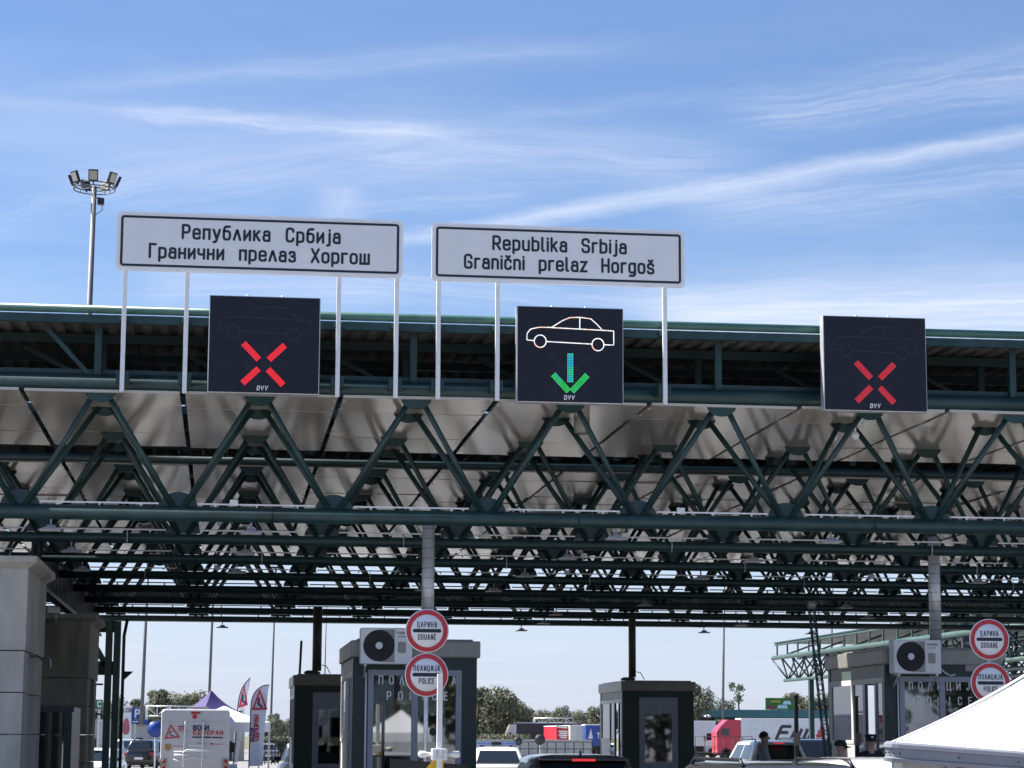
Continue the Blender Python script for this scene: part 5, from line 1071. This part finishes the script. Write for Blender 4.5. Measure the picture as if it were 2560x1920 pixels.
mb.tube([(0, 0, 0), (.25, 0, hh_*.4), (.75, 0, hh_*.62), (.65, 0, hh_*.82), (-.1, 0, hh_*.98)], [.2, .16, .12, .08, .03], 8)
for a, b in (((.6, 0, hh_*.58), (-.9, .2, hh_*.6)), ((.7, 0, hh_*.7), (1.1, 0, hh_*.86)), ((.6, 0, hh_*.84), (.9, 0, hh_*.97)), ((.3, 0, hh_*.42), (-.8, 0, hh_*.5))): mb.tube([a, b], [.07, .02], 6)
obj('trunk', mb, BARK, t); mb = MB(); rg = random.Random(5)
for i in range(420):
    c = rg.choice([(-.1, hh_*.98, .35), (.7, hh_*.8, .45), (-.8, hh_*.6, .4), (.9, hh_*.95, .35), (.4, hh_*.3, .9), (-.5, hh_*.25, .8)]); q = Vector((c[0]+rg.gauss(0, c[2]*.6), rg.gauss(0, .4), c[1]+rg.gauss(0, c[2]*.6))); s_ = rg.uniform(.06, .16)
    mb.add([q+Vector((-s_, 0, 0)), q+Vector((0, s_*.5, s_)), q+Vector((s_, 0, 0)), q+Vector((0, -s_*.5, -s_))], [(0, 1, 2, 3)])
obj('crown', mb, LEAF, t, norm=False)
# what the booth windows mirror: trees and one tent behind the photographer
for i, x in enumerate(range(-14, 52, 5)): tree(x+random.uniform(-1, 1), -33+random.uniform(-4, 4), random.uniform(9, 12), 1.25, i % 4, ('leafy tree in the row behind the queue, mirrored in the ' + ('middle police booth window' if x < 14 else 'lone booth door' if x < 30 else 'right police booth window')), 'trees behind the photographer', 0)
pagoda('white tent beside the queue mirrored in the middle booth window', 2.35, 1.75, 1.0, 4.9, 8.0, 0, CLOTHW, .25, R_(12))

# ------------------------------------------------------------------ masts
def flood_head(t, z, r, n, s=1.0, m=None):
    mb = MB(); mb.tube([(r*math.cos(2*PI*i/24), r*math.sin(2*PI*i/24), z) for i in range(25)], .05*s, 6, False); mb.tube([(r*math.cos(2*PI*i/24), r*math.sin(2*PI*i/24), z-.28*s) for i in range(25)], .045*s, 6, False)
    for i in range(8): a = 2*PI*i/8; c, s_ = math.cos(a), math.sin(a); mb.tube([(0, 0, z-.12*s), (r*c, r*s_, z)], .035*s, 6); mb.tube([(r*c, r*s_, z-.28*s), (r*c, r*s_, z)], .03*s, 5)
    obj('ring_frame', mb, MASTG, t)
    for i in range(n):
        a = 2*PI*i/n-PI/2; T = Matrix.Translation((r*1.12*math.cos(a), r*1.12*math.sin(a), z+.42*s)) @ Matrix.Rotation(a+PI/2, 4, 'Z') @ Matrix.Rotation(R_(22), 4, 'X') @ Matrix.Scale(s, 4)
        mb = MB(); mb.box(-.36, -.10, -.42, .36, .10, .42, T, .03); mb.box(-.05, -.05, -.62, .05, .05, -.42, T); h_ = obj('floodlight', mb, BLACKP, t)
        mb = MB(); mb.box(-.29, -.112, -.33, .29, -.102, .33, T); obj('lens', mb, mat_lens, h_)
mat_lens = mat('lamp_glass', (.42, .40, .36), .2, .2, .1)
pb, pt = PY(207, 1100, 113), PY(236, 466, 113)
t = thing('floodlight_mast', 'tall floodlight mast with a ring of lamps behind the roof at the left', 'light mast', (pb.x-(pt.x-pb.x)*pb.z/(pt.z-pb.z)*.35, 113, -.35)); lx = pt.x-t.location.x; zt_ = pt.z+.35
mb = MB(); mb.tube([(0, 0, 0), (lx*.5, 0, zt_*.5), (lx, 0, zt_)], [.26, .18, .125], 14); obj('pole', mb, MASTG, t)
_c0 = set(t.children); flood_head(t, 0, 1.05, 7, .68)
for o in t.children:
    if o not in _c0:
        o.location = (lx, 0, zt_+.02)
mb = MB(); mb.box(lx+.18, -.2, zt_-.95, lx+.52, .15, zt_-.62, c=.03); mb.tube([(lx+.12, 0, zt_-.6), (lx+.3, 0, zt_-.58), (lx+.35, 0, zt_-.7)], .03, 6); mb.tube([(lx+.4, 0, zt_-.95), (lx+.45, 0, zt_-1.2), (lx+.1, 0, zt_-1.5)], .02, 6); obj('winch_box', mb, BLACKP, t)
GM = 'tall lamp masts behind the canopy'
for u0, v0, u1, v1, Y, r, lab in ((364, 1561, 352, 1846, 238, .19, 'thickest lamp mast, left of the motorhome'), (530, 1561, 523, 1745, 205, .13, 'lamp mast rising behind the violet tent peak'), (685, 1561, 676, 1846, 245, .12, 'lamp mast right of the feather flags'),
   (815, 1565, 812, 1690, 290, .09, 'very thin mast just right of the left roof duct'), (1809.5, 1577, 1807, 1800, 250, .14, 'thin pale mast above the red lorry cab'), (2079, 1590, 2077, 1700, 240, .13, 'mast partly hidden by the far lattice canopy')):
    a, b = PY(u0, v0, Y), PY(u1, v1, Y); k = (a.x-b.x)/(a.z-b.z); xb = b.x-k*(b.z+.35); H = 20.0
    t = thing('lamp_mast', lab, 'light mast', (xb, Y, -.35), 0, GM); mb = MB(); mb.tube([(0, 0, 0), (k*H, 0, H)], [r*1.15, r*.75], 10); obj('pole', mb, MASTG, t)
    mb = MB(); mb.box(k*H-.9, -.3, H-.05, k*H+.9, .3, H+.15, c=.05); obj('lamp_head', mb, BLACKP, t)

# ------------------------------------------------------------------ second canopy, lattice pole, dark post
A = PY(1943, 1644, 127); Bq = PY(2222, 1610, 106); d2 = Vector((Bq.x-A.x, Bq.y-A.y, 0)); Ln = d2.length; ang = math.atan2(d2.x, -d2.y)   # local -y runs towards the viewer
t2 = thing('far_canopy', 'pale green lattice canopy of the next border hall at the right', 'canopy', (A.x, A.y, -.35), ang)
zl = A.z+.35; zu = PY(1943, 1612, 127).z+.35; zc_ = PY(1965, 1700, 127).z+.35; LL = 62
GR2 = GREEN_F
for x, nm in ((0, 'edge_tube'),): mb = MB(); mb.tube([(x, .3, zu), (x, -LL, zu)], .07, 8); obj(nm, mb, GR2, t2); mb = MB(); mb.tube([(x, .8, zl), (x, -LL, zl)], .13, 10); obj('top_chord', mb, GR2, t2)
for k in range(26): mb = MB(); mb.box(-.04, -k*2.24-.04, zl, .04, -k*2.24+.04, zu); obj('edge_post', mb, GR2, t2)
mb = MB()
for j in range(4):
    x0_ = j*4.25+.7
    for k in range(27):
        y = -k*2.24+.2
        for sx in (-.7, .7):
            for sy in (-1.12, 1.12): mb.tube([(x0_, y, zc_), (x0_+sx, y+sy, zl)], .05, 5)
obj('brace_lattice', mb, GREEN, t2, kind='stuff')
for j in range(4):
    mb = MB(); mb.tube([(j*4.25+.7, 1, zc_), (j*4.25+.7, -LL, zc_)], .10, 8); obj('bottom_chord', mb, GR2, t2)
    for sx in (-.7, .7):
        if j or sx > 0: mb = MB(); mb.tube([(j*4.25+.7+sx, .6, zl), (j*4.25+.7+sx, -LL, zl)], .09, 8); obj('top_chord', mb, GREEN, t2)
mb = MB(); mb.box(-.1, -LL, zu+.08, 17, .4, zu+.14); obj('roof_deck', mb, GREEN, t2)
for k in range(9):
    mb = MB()
    for q_ in range(2): mb.tube([(.1+q_*2, .1-k*2.24*3, zl), (2.1+q_*2, .1-k*2.24*3, zu)], .05, 5)
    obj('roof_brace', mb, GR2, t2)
for k in (1, 10): mb = MB(); mb.box(.6, -k*2.24*2-.15, 0, .85, -k*2.24*2+.15, zc_); obj('column', mb, GREEN, t2)
pa, pz = PY(2029, 1522, 37.4), PY(2090, 1915, 36.6)
t = thing('lattice_pole', 'thin green lattice pole leaning before the right police booth', 'pole', (pz.x, pz.y, .0)); v_ = Vector(pa)-Vector((pz.x, pz.y, 0)); base = Vector((.012, 0, 0)); w = .045
off = [(-w, -w), (w, -w), (w, w), (-w, w)]
for ox, oy in off: mb = MB(); mb.tube([(ox, oy, 0), (v_.x+ox, v_.y+oy, v_.z)], .011, 6); obj('rail', mb, GREEN, t)
mb = MB(); n = 46
for k in range(n):
    a, b = v_*(k/n), v_*((k+1)/n)
    for i in range(4):
        p_, q_ = off[i], off[(i+1) % 4]; s_ = 1 if (k+i) % 2 else -1
        if s_ < 0: p_, q_ = q_, p_
        mb.tube([(a.x+p_[0], a.y+p_[1], a.z), (b.x+q_[0], b.y+q_[1], b.z)], .006, 4, False)
obj('lacing', mb, GREEN_L, t, kind='stuff'); mb = MB(); mb.lathe([(0, 0), (.07, .0), (.075, .08), (.05, .13), (0, .14)], 12, Matrix.Translation(v_)); obj('cap', mb, CORN, t)
p = PY(1989.5, 1741, 40); t = thing('dark_post', 'dark square post standing right of the man in grey', 'post', (p.x, 40, 0)); mb = MB(); mb.box(-.034, -.034, 0, .034, .034, p.z, c=.005); obj('post', mb, GREEN_D, t); mb = MB(); mb.box(-.05, -.05, p.z, .05, .05, p.z+.015); obj('cap', mb, GREEN_D, t); mb = MB(); mb.box(-.06, -.05, 1.52, .06, -.036, 1.75, c=.005); obj('plate', mb, CORN, t)

# ------------------------------------------------------------------ yard: sheds, walls, fences, signs
TEAL = mat('teal_sheet', (.045, .15, .17), .5, .2, .12, .6)
p0, p1 = PY(1660, 1773, 262), PY(2120, 1773, 262); ze = PY(1800, 1793, 262).z
t = thing('long_hall', 'long low hall with a teal roof edge behind the red lorry', 'building', ((p0.x+p1.x)/2, 262, -.35)); S = tuple(t.location)
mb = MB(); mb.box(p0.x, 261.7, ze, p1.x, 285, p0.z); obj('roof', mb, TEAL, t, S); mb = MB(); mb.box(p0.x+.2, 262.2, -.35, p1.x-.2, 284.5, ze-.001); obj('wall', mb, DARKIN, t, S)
for k in range(9): mb = MB(); x = p0.x+(p1.x-p0.x)*(k+.5)/9; mb.box(x-.2, 261.75, -.35, x+.2, 262.15, ze-.002); obj('column', mb, GREEN, t, S)
mb = MB(); q = PY(1770, 1790, 261); mb.lathe([(0, .0), (.35, .05), (.45, .2), (.2, .32), (0, .34)], 12, Matrix.Translation((q.x, 261.2, q.z-.2))); obj('lamp', mb, PLASTW, t, S)
def board(name, label, u0, v0, u1, v1, Y, m, cat='billboard', legs=2, depth=.15):
    a, b = PY(u0, v1, Y), PY(u1, v0, Y); t = thing(name, label, cat, ((a.x+b.x)/2, Y, -.35)); S = tuple(t.location)
    mb = MB(); mb.box(a.x, Y, a.z, b.x, Y+depth, b.z, c=.02); obj('panel', mb, m, t, S)
    for k in range(legs): x = a.x+(b.x-a.x)*(k+.5)/legs; mb = MB(); mb.box(x-.06, Y+depth+.001, -.35, x+.06, Y+depth+.12, b.z-.05); obj('leg', mb, GALV, t, S)
    return t, S, a, b
t, S, a, b = board('billboard', 'green billboard above the teal roof', 1914, 1745, 1984, 1774, 285, mat('print_green', (.06, .16, .03), .5, 0, .2, .5)); W = b.x-a.x; H = b.z-a.z; Y = 284.98
for f0, f1, g0, g1, m in ((.15, .55, .62, .78, YEL), (.05, .38, .08, .32, CRIM), (.40, .80, .10, .40, CLOTHW), (.60, .92, .45, .75, CLOTHW)):
    mb = MB(); mb.add([(a.x+W*f0, Y, a.z+H*g0), (a.x+W*f1, Y, a.z+H*g0), (a.x+W*f1-.2, Y, a.z+H*g1), (a.x+W*f0+.2, Y, a.z+H*g1)], [(0, 1, 2, 3)]); obj('print_patch', mb, m, t, S, norm=False)
t, S, a, b = board('wc_sign', 'green sign with white letters WC behind the concrete pillar', 222, 1749, 257, 1773, 110, mat('sign_green', (.02, .16, .07), .45, 0, .05), 'sign', 2, .06); mb = MB(); lettering(mb, 'WC', a.x+.08, a.z+.12, .26, b.x-a.x-.14, .2, y=109.98); obj('lettering', mb, LOGO, t, S, norm=False)
t, S, a, b = board('billboard', 'white billboard with a red figure left of the parking sign', 303, 1764, 330, 1866, 190, CLOTHW); W = b.x-a.x; H = b.z-a.z; Y = 189.98
mb = MB(); lettering(mb, 'LCB', a.x+.08, a.z+H*.84, .28, W*.85, .2, y=Y); obj('lettering', mb, INKD, t, S, norm=False)
mb = MB(); c_ = [(.12, .35), (.3, .28), (.7, .30), (.85, .42), (.72, .62), (.55, .70), (.25, .66), (.1, .55)]; mb.add([(a.x+W*x, Y, a.z+H*z) for x, z in c_], [tuple(range(8))]); obj('red_figure', mb, mat('print_rose', (.40, .10, .14), .5, 0, .25, 1.2), t, S, norm=False)
t, S, a, b = board('parking_sign', 'blue parking sign with a white P left of the motorhome', 328, 1769, 349, 1797, 142, mat('sign_blue', (.02, .06, .28), .4, 0, .05), 'road sign', 1, .05); mb = MB(); lettering(mb, 'P', a.x+.20, a.z+.12, .44, None, .24, y=141.98, xs=.9); obj('lettering', mb, LOGO, t, S, norm=False)
pl_a, pl_b = PY(328, 1809, 142), PY(349, 1799, 142); mb = MB(); mb.box(pl_a.x, 142, pl_a.z, pl_b.x, 142.05, pl_b.z); obj('lower_plate', mb, MATS['sign_blue'], t, S)
for i, (f0, f1) in enumerate(((.18, .4), (.48, .82))): mb = MB(); ribbon(mb, [(pl_a.x+(pl_b.x-pl_a.x)*f0, (pl_a.z+pl_b.z)/2), (pl_a.x+(pl_b.x-pl_a.x)*f1, (pl_a.z+pl_b.z)/2)], .07, 141.98); obj('small_print', mb, LOGO, t, S, norm=False)
def round_board(label, u, v, Y, r, m):
    p = PY(u, v, Y); t = thing('round_sign', label, 'road sign', (p.x, Y, -.35)); mb = MB(); mb.lathe([(0, 0), (r, 0), (r, .03), (0, .03)], 20, Matrix.Translation((0, 0, p.z+.35)) @ Matrix.Rotation(PI/2, 4, 'X')); obj('disc', mb, m, t); mb = MB(); mb.tube([(0, .04, 0), (0, .04, p.z+.5)], .04, 8); obj('post', mb, GALV, t)
round_board('blue round sign at the left edge of the motorhome', 389, 1823, 118, .42, MATS['sign_blue']); round_board('dark back of a round sign left before the dark trailer', 1294.5, 1853, 190, .38, INKD); round_board('dark back of a round sign in the middle before the dark trailer', 1350, 1849, 190, .45, INKD)
t, S, a, b = board('small_blue_sign', 'small blue sign on the thick lamp mast', 360, 1799, 371, 1815, 200, MATS['sign_blue'], 'sign', 1, .05)
def gantry(label, u0, u1, v0, v1, Y, m):
    a, b = PY(u0, v1, Y), PY(u1, v0, Y); t = thing('sign_gantry', label, 'gantry', ((a.x+b.x)/2, Y, -.35)); S = tuple(t.location)
    for z in (a.z, b.z):
        for y in (Y, Y+.8): mb = MB(); mb.tube([(a.x, y, z), (b.x, y, z)], .07, 6); obj('chord', mb, m, t, S)
    n = int((b.x-a.x)/.9); mb = MB()
    for k in range(n): x = a.x+(b.x-a.x)*k/n; x2 = a.x+(b.x-a.x)*(k+1)/n; mb.tube([(x, Y, a.z), (x2, Y, b.z)] if k % 2 else [(x, Y, b.z), (x2, Y, a.z)], .04, 5); mb.tube([(x, Y, a.z), (x, Y, b.z)], .04, 5)
    obj('lacing', mb, m, t, S, kind='stuff')
    for x in (a.x, b.x): mb = MB(); mb.box(x-.12, Y+.25, -.35, x+.12, Y+.5, b.z); obj('column', mb, m, t, S)
gantry('pale lattice gantry over the road left of the motorhome', 366, 500, 1766, 1790, 205, GALV); gantry('thin green grey gantry above the dark trailer', 1337, 1472, 1796, 1808, 270, GALV)
SHED = mat('shed_sheet', (.34, .34, .34), .6, .1, .1, .8)
def shed(label, u0, u1, v, Y, m, dep=8, z0=-.35):
    a, b = PY(u0, v, Y), PY(u1, v, Y); t = thing('shed', label, 'building', ((a.x+b.x)/2, Y, z0)); S = tuple(t.location)
    mb = MB(); mb.box(a.x, Y, z0, b.x, Y+dep, a.z-.15); obj('wall', mb, m, t, S); mb = MB(); mb.box(a.x-.15, Y-.15, a.z-.15, b.x+.15, Y+dep+.15, a.z); obj('roof', mb, CORN, t, S)
    n = max(2, int((b.x-a.x)/2.4))
    for k in range(n): x = a.x+(b.x-a.x)*(k+.5)/n; w_ = (b.x-a.x)/n*.33; mb = MB(); mb.box(x-w_, Y-.03, z0+.02, x+w_, Y-.002, z0+(a.z-z0)*.62); obj('door', mb, CORN if k % 2 else DARKIN, t, S)
shed('grey flat roofed shed behind the parked black SUV', 328, 400, 1812, 195, SHED); shed('pale shed seen between the green columns', 225, 268, 1797, 128, SHED, 5); shed('grey shed behind the white event tent', 560, 612, 1822, 180, SHED)
p = PY(256, 1825, 96); t = thing('meter_cabinet', 'grey cabinet beside the green columns', 'cabinet', (p.x, 96, -.35)); mb = MB(); z1 = PY(256, 1801, 96).z+.35; mb.box(-.15, 0, .9, .15, .25, z1, c=.02); obj('box', mb, SHED, t); mb = MB(); mb.box(-.05, .05, 0, .05, .15, .899); obj('stand', mb, GALV, t)
a, b = PY(1150, 1848, 205), PY(1480, 1851, 205); t = thing('concrete_wall', 'low beige concrete wall before the lorries in the middle', 'wall', ((a.x+b.x)/2, 205, -.35)); S = tuple(t.location)
for k in range(11): x = a.x+(b.x-a.x)*k/11; mb = MB(); mb.box(x+.02, 205, -.36, x+(b.x-a.x)/11-.02, 205.2, a.z, c=.01); obj('panel', mb, KERB, t, S)
FEN = mat('fence_wire', (.03, .035, .035), .6, .3, .1)
def rail_fence(label, u0, u1, vt, Y, n, rails=3, r=.035):
    a, b = PY(u0, vt, Y), PY(u1, vt, Y); t = thing('rail_fence', label, 'fence', ((a.x+b.x)/2, Y, gz(Y))); S = tuple(t.location)
    for k in range(n+1): x = a.x+(b.x-a.x)*k/n; mb = MB(); mb.tube([(x, Y, gz(Y)), (x, Y, a.z)], r, 6); obj('post', mb, FEN, t, S)
    for k in range(rails): z = gz(Y)+(a.z-gz(Y))*(k+1)/rails-.03; mb = MB(); mb.tube([(a.x, Y, z), (b.x, Y, z)], r*.6, 5); obj('rail', mb, FEN, t, S)
rail_fence('dark rail fence before the beige concrete wall', 1186, 1480, 1853, 180, 13, 3, .05); rail_fence('thin metal fence between the lone booth and the red lorry', 1738, 1880, 1840, 150, 6, 2, .03); rail_fence('low fence along the road right of the feather flags', 655, 722, 1848, 160, 8, 4, .04)
mb = MB(); rg = random.Random(9)
for i in range(2600):
    x = rg.uniform(cx(640, 185), cx(735, 185)) if i % 2 else rg.uniform(cx(1180, 215), cx(1320, 215)); y = (186 if i % 2 else 214)+rg.uniform(-1, 1); z = -.35+rg.random()**.7*(1.9 if i % 2 else 2.2); s_ = rg.uniform(.10, .24)
    d = Vector((rg.gauss(0, 1), rg.gauss(0, 1), rg.gauss(0, 1))).normalized(); e = d.orthogonal().normalized(); f_ = d.cross(e); q = Vector((x, y, z)); mb.add([q-e*s_, q+f_*s_*.6, q+e*s_, q-f_*s_*.6], [(0, 1, 2, 3)])
tag(obj('hedge', mb, LEAF, norm=False), 'low unclipped bushes along the far edge of the yard', 'hedge', kind='stuff')
p = PY(1746, 1897, 120); t = thing('waste_bin', 'dark green waste bin right of the lone booth', 'bin', (p.x, 120, -.35)); mb = MB(); mb.prism([(-.28, 0), (.28, 0), (.34, 1.0), (-.34, 1.0)], 0, .6); obj('body', mb, GREEN, t); mb = MB(); mb.box(-.37, -.03, 1.001, .37, .63, 1.08, c=.02); obj('lid', mb, GREEN, t)

# ------------------------------------------------------------------ people
def person(label, x, y, rotz, joints, edges, mats, segmat, height_scale=1.0, hair=None, cap=None, z=0.0, hands=()):
    """body grown over a skeleton; segmat maps each edge to a material slot"""
    t = thing('person', label, 'person', (x, y, z), rotz); t.scale = (height_scale,)*3
    names = list(joints); me = bpy.data.meshes.new('body'); me.from_pydata([joints[n][0] for n in names], [(names.index(a), names.index(b)) for a, b in edges], []); ob = bpy.data.objects.new('tmp_body', me); COL.objects.link(ob)
    sk = ob.modifiers.new('s', 'SKIN'); sk.use_smooth_shade = True; lay = me.skin_vertices[0] if me.skin_vertices else None
    for i, n in enumerate(names): r = joints[n][1]; lay.data[i].radius = r if isinstance(r, tuple) else (r, r); lay.data[i].use_root = (n == 'pelvis')
    sb = ob.modifiers.new('b', 'SUBSURF'); sb.levels = 2; sb.render_levels = 2
    dg = bpy.context.evaluated_depsgraph_get(); dg.update(); fin = bpy.data.meshes.new_from_object(ob.evaluated_get(dg)); bpy.data.objects.remove(ob)
    bm = bmesh.new(); bm.from_mesh(fin)
    hx = joints['head'][0]
    def add_ball(c, r, sc=(1, 1, 1)):
        ret = bmesh.ops.create_uvsphere(bm, u_segments=10, v_segments=8, radius=r)
        for v in ret['verts']: v.co = Vector((v.co.x*sc[0]+c[0], v.co.y*sc[1]+c[1], v.co.z*sc[2]+c[2]))
    for wr, d in hands:                              # palm and five unequal fingers
        w0, d = Vector(joints[wr][0]), Vector(d).normalized(); sd = d.cross(Vector((0, 0, 1))); sd = sd.normalized() if sd.length > .1 else Vector((1, 0, 0)); dn = sd.cross(d)
        tb = MB(); tb.loft([[tuple(w0+d*a+sd*b*math.cos(2*PI*k/8)+dn*c*math.sin(2*PI*k/8)) for k in range(8)] for a, b, c in ((-.02, .024, .018), (.03, .036, .016), (.085, .04, .014), (.095, .03, .01))])
        for i, L in enumerate((.062, .075, .07, .052)):
            s0 = w0+d*.085+sd*(-.03+.02*i); tb.tube([s0, s0+d*L*.5-dn*.004, s0+d*L*.85-dn*.018, s0+d*L-dn*.03], [.0095, .009, .008, .006], 6)
        s0 = w0+d*.03-sd*.032; tb.tube([s0, s0+d*.025-sd*.022, s0+d*.055-sd*.028], [.011, .010, .007], 6)
        vs = [bm.verts.new(v) for v in tb.v]
        for f in tb.f: bm.faces.new([vs[i] for i in f]).smooth = True
    add_ball((hx[0], hx[1]-.098, hx[2]-.012), .017, (.8, 1.1, 1.5))
    for s_ in (-1, 1): add_ball((hx[0]+s_*.078, hx[1]+.01, hx[2]-.01), .026, (.4, .8, 1.2))
    bm.to_mesh(fin); bm.free(); fin.name = 'body'; fin.materials.clear()
    for m in mats: fin.materials.append(m)
    P = [(Vector(joints[a][0]), Vector(joints[b][0]), segmat[i]) for i, (a, b) in enumerate(edges)]
    handp = [Vector(joints[wr][0])+Vector(d).normalized()*.07 for wr, d in hands]
    for f in fin.polygons:
        c = f.center; best = (9, 0)
        for a, b, mi in P:
            u_ = max(0, min(1, (c-a).dot(b-a)/(b-a).length_squared)); dd = (c-(a+(b-a)*u_)).length
            if dd < best[0]: best = (dd, mi)
        f.material_index = 0 if any((c-h_).length < .10 for h_ in handp) else best[1]; f.use_smooth = True
    bo = bpy.data.objects.new('body', fin); COL.objects.link(bo); bo.parent = t
    for s_ in (-1, 1): mb = MB(); mb.lathe([(0, -.008), (.007, -.004), (.008, 0), (.007, .004), (0, .008)], 8, Matrix.Translation((hx[0]+s_*.033, hx[1]-.091, hx[2]+.018))); obj('eye', mb, INK, t)
    mb = MB(); mb.tube([(hx[0]-.022, hx[1]-.088, hx[2]-.052), (hx[0], hx[1]-.094, hx[2]-.053), (hx[0]+.022, hx[1]-.088, hx[2]-.052)], .004, 5); obj('mouth', mb, CRIM, t)
    if hair:
        mb = MB(); vs = []; n = 16
        for i, (ph, rr) in enumerate(((100, 1), (75, 1.0), (50, 1.0), (25, 1.0), (4, 1.0))):
            for k in range(n):
                a = 2*PI*k/n; front = max(0, -math.sin(a)); pz = ph-front*34 if ph > 60 else ph
                vs.append((hx[0]+.088*math.sin(R_(pz))*math.cos(a), hx[1]+.008+.104*math.sin(R_(pz))*math.sin(a), hx[2]+.015+.112*math.cos(R_(pz))))
        mb.add(vs, [(i*n+k, i*n+(k+1) % n, (i+1)*n+(k+1) % n, (i+1)*n+k) for i in range(4) for k in range(n)]+[tuple(4*n+k for k in range(n))], True); obj('hair', mb, hair, t)
    if cap:
        mb = MB(); T = Matrix.Translation((hx[0], hx[1]+.005, hx[2]+.03)); prof = [(.098, 0), (.102, .02), (.098, .055), (.078, .088), (.04, .103), (0, .106)] if cap != 'peaked' else [(.095, 0), (.097, .03), (.112, .052), (.115, .066), (.08, .085), (0, .09)]
        mb.lathe(prof, 18, T @ Matrix.Diagonal((.93, 1.1, 1, 1))); cp = obj('cap', mb, UNIF, t)
        mb = MB(); vs = []; n = 10; Lb = .085 if cap != 'peaked' else .05
        for rr, dz_ in ((.098, .0), (.098+Lb, -.022)):
            for k in range(n+1): a = PI+PI*(.18+.64*k/n); vs.append((hx[0]+rr*.92*math.cos(a), hx[1]+.005+rr*1.08*math.sin(a), hx[2]+.036+dz_-.012*abs(math.cos(a))))
        top = len(vs); vs += [(x_, y_, z_-.008) for x_, y_, z_ in vs]; m_ = n+1
        fs = [(k, k+1, m_+k+1, m_+k) for k in range(n)]+[(top+k, top+m_+k, top+m_+k+1, top+k+1) for k in range(n)]+[(m_+k, m_+k+1, top+m_+k+1, top+m_+k) for k in range(n)]
        mb.add(vs, fs); obj('cap_brim', mb, UNIF, cp)
        mb = MB(); mb.prism(rrect(hx[0]-.022, hx[2]+.055, hx[0]+.022, hx[2]+.088, .01), hx[1]-.116, hx[1]-.108); obj('cap_emblem', mb, LOGO, cp)
    return t
UNIF = mat('uniform_navy', (.012, .014, .024), .8, 0, .15, 12); TEEG = mat('tshirt_grey', (.34, .34, .36), .85, 0, .12, 10, .2, 25); JEAN = mat('trousers_dark', (.03, .034, .05), .85, 0, .15, 12); HAIR = mat('hair_dark', (.015, .011, .009), .6, 0, .2, 30); SHOE = mat('shoe_black', (.012, .012, .012), .5, 0, .1)
def skeleton(rarm, larm):
    J = dict(pelvis=((0, 0, .95), (.155, .115)), belly=((0, .0, 1.08), (.145, .11)), chest=((0, .01, 1.30), (.175, .12)), upper=((0, .02, 1.43), (.12, .085)), neck=((0, .005, 1.52), .056), jaw=((0, -.015, 1.575), (.062, .068)), head=((0, -.005, 1.655), (.080, .098)), crown=((0, .005, 1.725), (.066, .078)),
        lsho=((.185, .02, 1.425), .068), rsho=((-.185, .02, 1.425), .068), lelb=(larm[0], .046), lwri=(larm[1], .031), relb=(rarm[0], .046), rwri=(rarm[1], .031),
        lhip=((.095, 0, .90), .098), rhip=((-.095, 0, .90), .098), lkn=((.11, -.01, .50), .062), rkn=((-.11, -.01, .50), .062), lan=((.115, .02, .09), .043), ran=((-.115, .02, .09), .043), lft=((.125, -.14, .045), .042), rft=((-.125, -.14, .045), .042))
    E = [('pelvis', 'belly'), ('belly', 'chest'), ('chest', 'upper'), ('upper', 'neck'), ('neck', 'jaw'), ('jaw', 'head'), ('head', 'crown'), ('upper', 'lsho'), ('lsho', 'lelb'), ('lelb', 'lwri'), ('upper', 'rsho'), ('rsho', 'relb'), ('relb', 'rwri'),
         ('pelvis', 'lhip'), ('lhip', 'lkn'), ('lkn', 'lan'), ('lan', 'lft'), ('pelvis', 'rhip'), ('rhip', 'rkn'), ('rkn', 'ran'), ('ran', 'rft')]
    return J, E
# slots: 0 skin, 1 top, 2 trousers, 3 shoes
SEG_T = [1, 1, 1, 0, 0, 0, 0, 1, 1, 0, 1, 1, 0, 2, 2, 2, 3, 2, 2, 2, 3]; SEG_U = [1, 1, 1, 0, 0, 0, 0, 1, 1, 1, 1, 1, 1, 2, 2, 2, 3, 2, 2, 2, 3]
J, E = skeleton(((-.23, -.10, 1.17), (-.20, -.36, 1.14)), ((.25, -.06, 1.16), (.19, -.32, 1.20)))
p = PY(1910, 1825, 43.5)
person('man in a grey T-shirt standing by the cars with his forearms forward', p.x, 43.5, R_(80), J, E, [SKIN, TEEG, JEAN, SHOE], SEG_T, 1.0, hair=HAIR, hands=(('rwri', (0.1, -1, -.1)), ('lwri', (-.15, -1, .1))))
J, E = skeleton(((-.25, .0, 1.15), (-.20, -.20, 1.02)), ((.25, .0, 1.15), (.20, -.20, 1.02)))
p = PY(2101, 1850, 35.6)
person('officer in a dark baseball cap facing right before the right booth', p.x, 35.6, R_(75), J, E, [SKIN, UNIF, UNIF, SHOE], SEG_U, p.z/1.79, cap='ball', hands=(('rwri', (0.2, -1, -.3)), ('lwri', (-.2, -1, -.3))))
J, E = skeleton(((-.26, .02, 1.15), (-.24, -.10, .92)), ((.26, .02, 1.15), (.24, -.10, .92)))
p = PY(2177, 1835, 35.9)
person('officer in a dark peaked cap facing the camera beside the right booth', p.x, 35.9, R_(-4), J, E, [SKIN, UNIF, UNIF, SHOE], SEG_U, p.z/1.775, cap='peaked', hands=(('rwri', (0, -.3, -1)), ('lwri', (0, -.3, -1))))
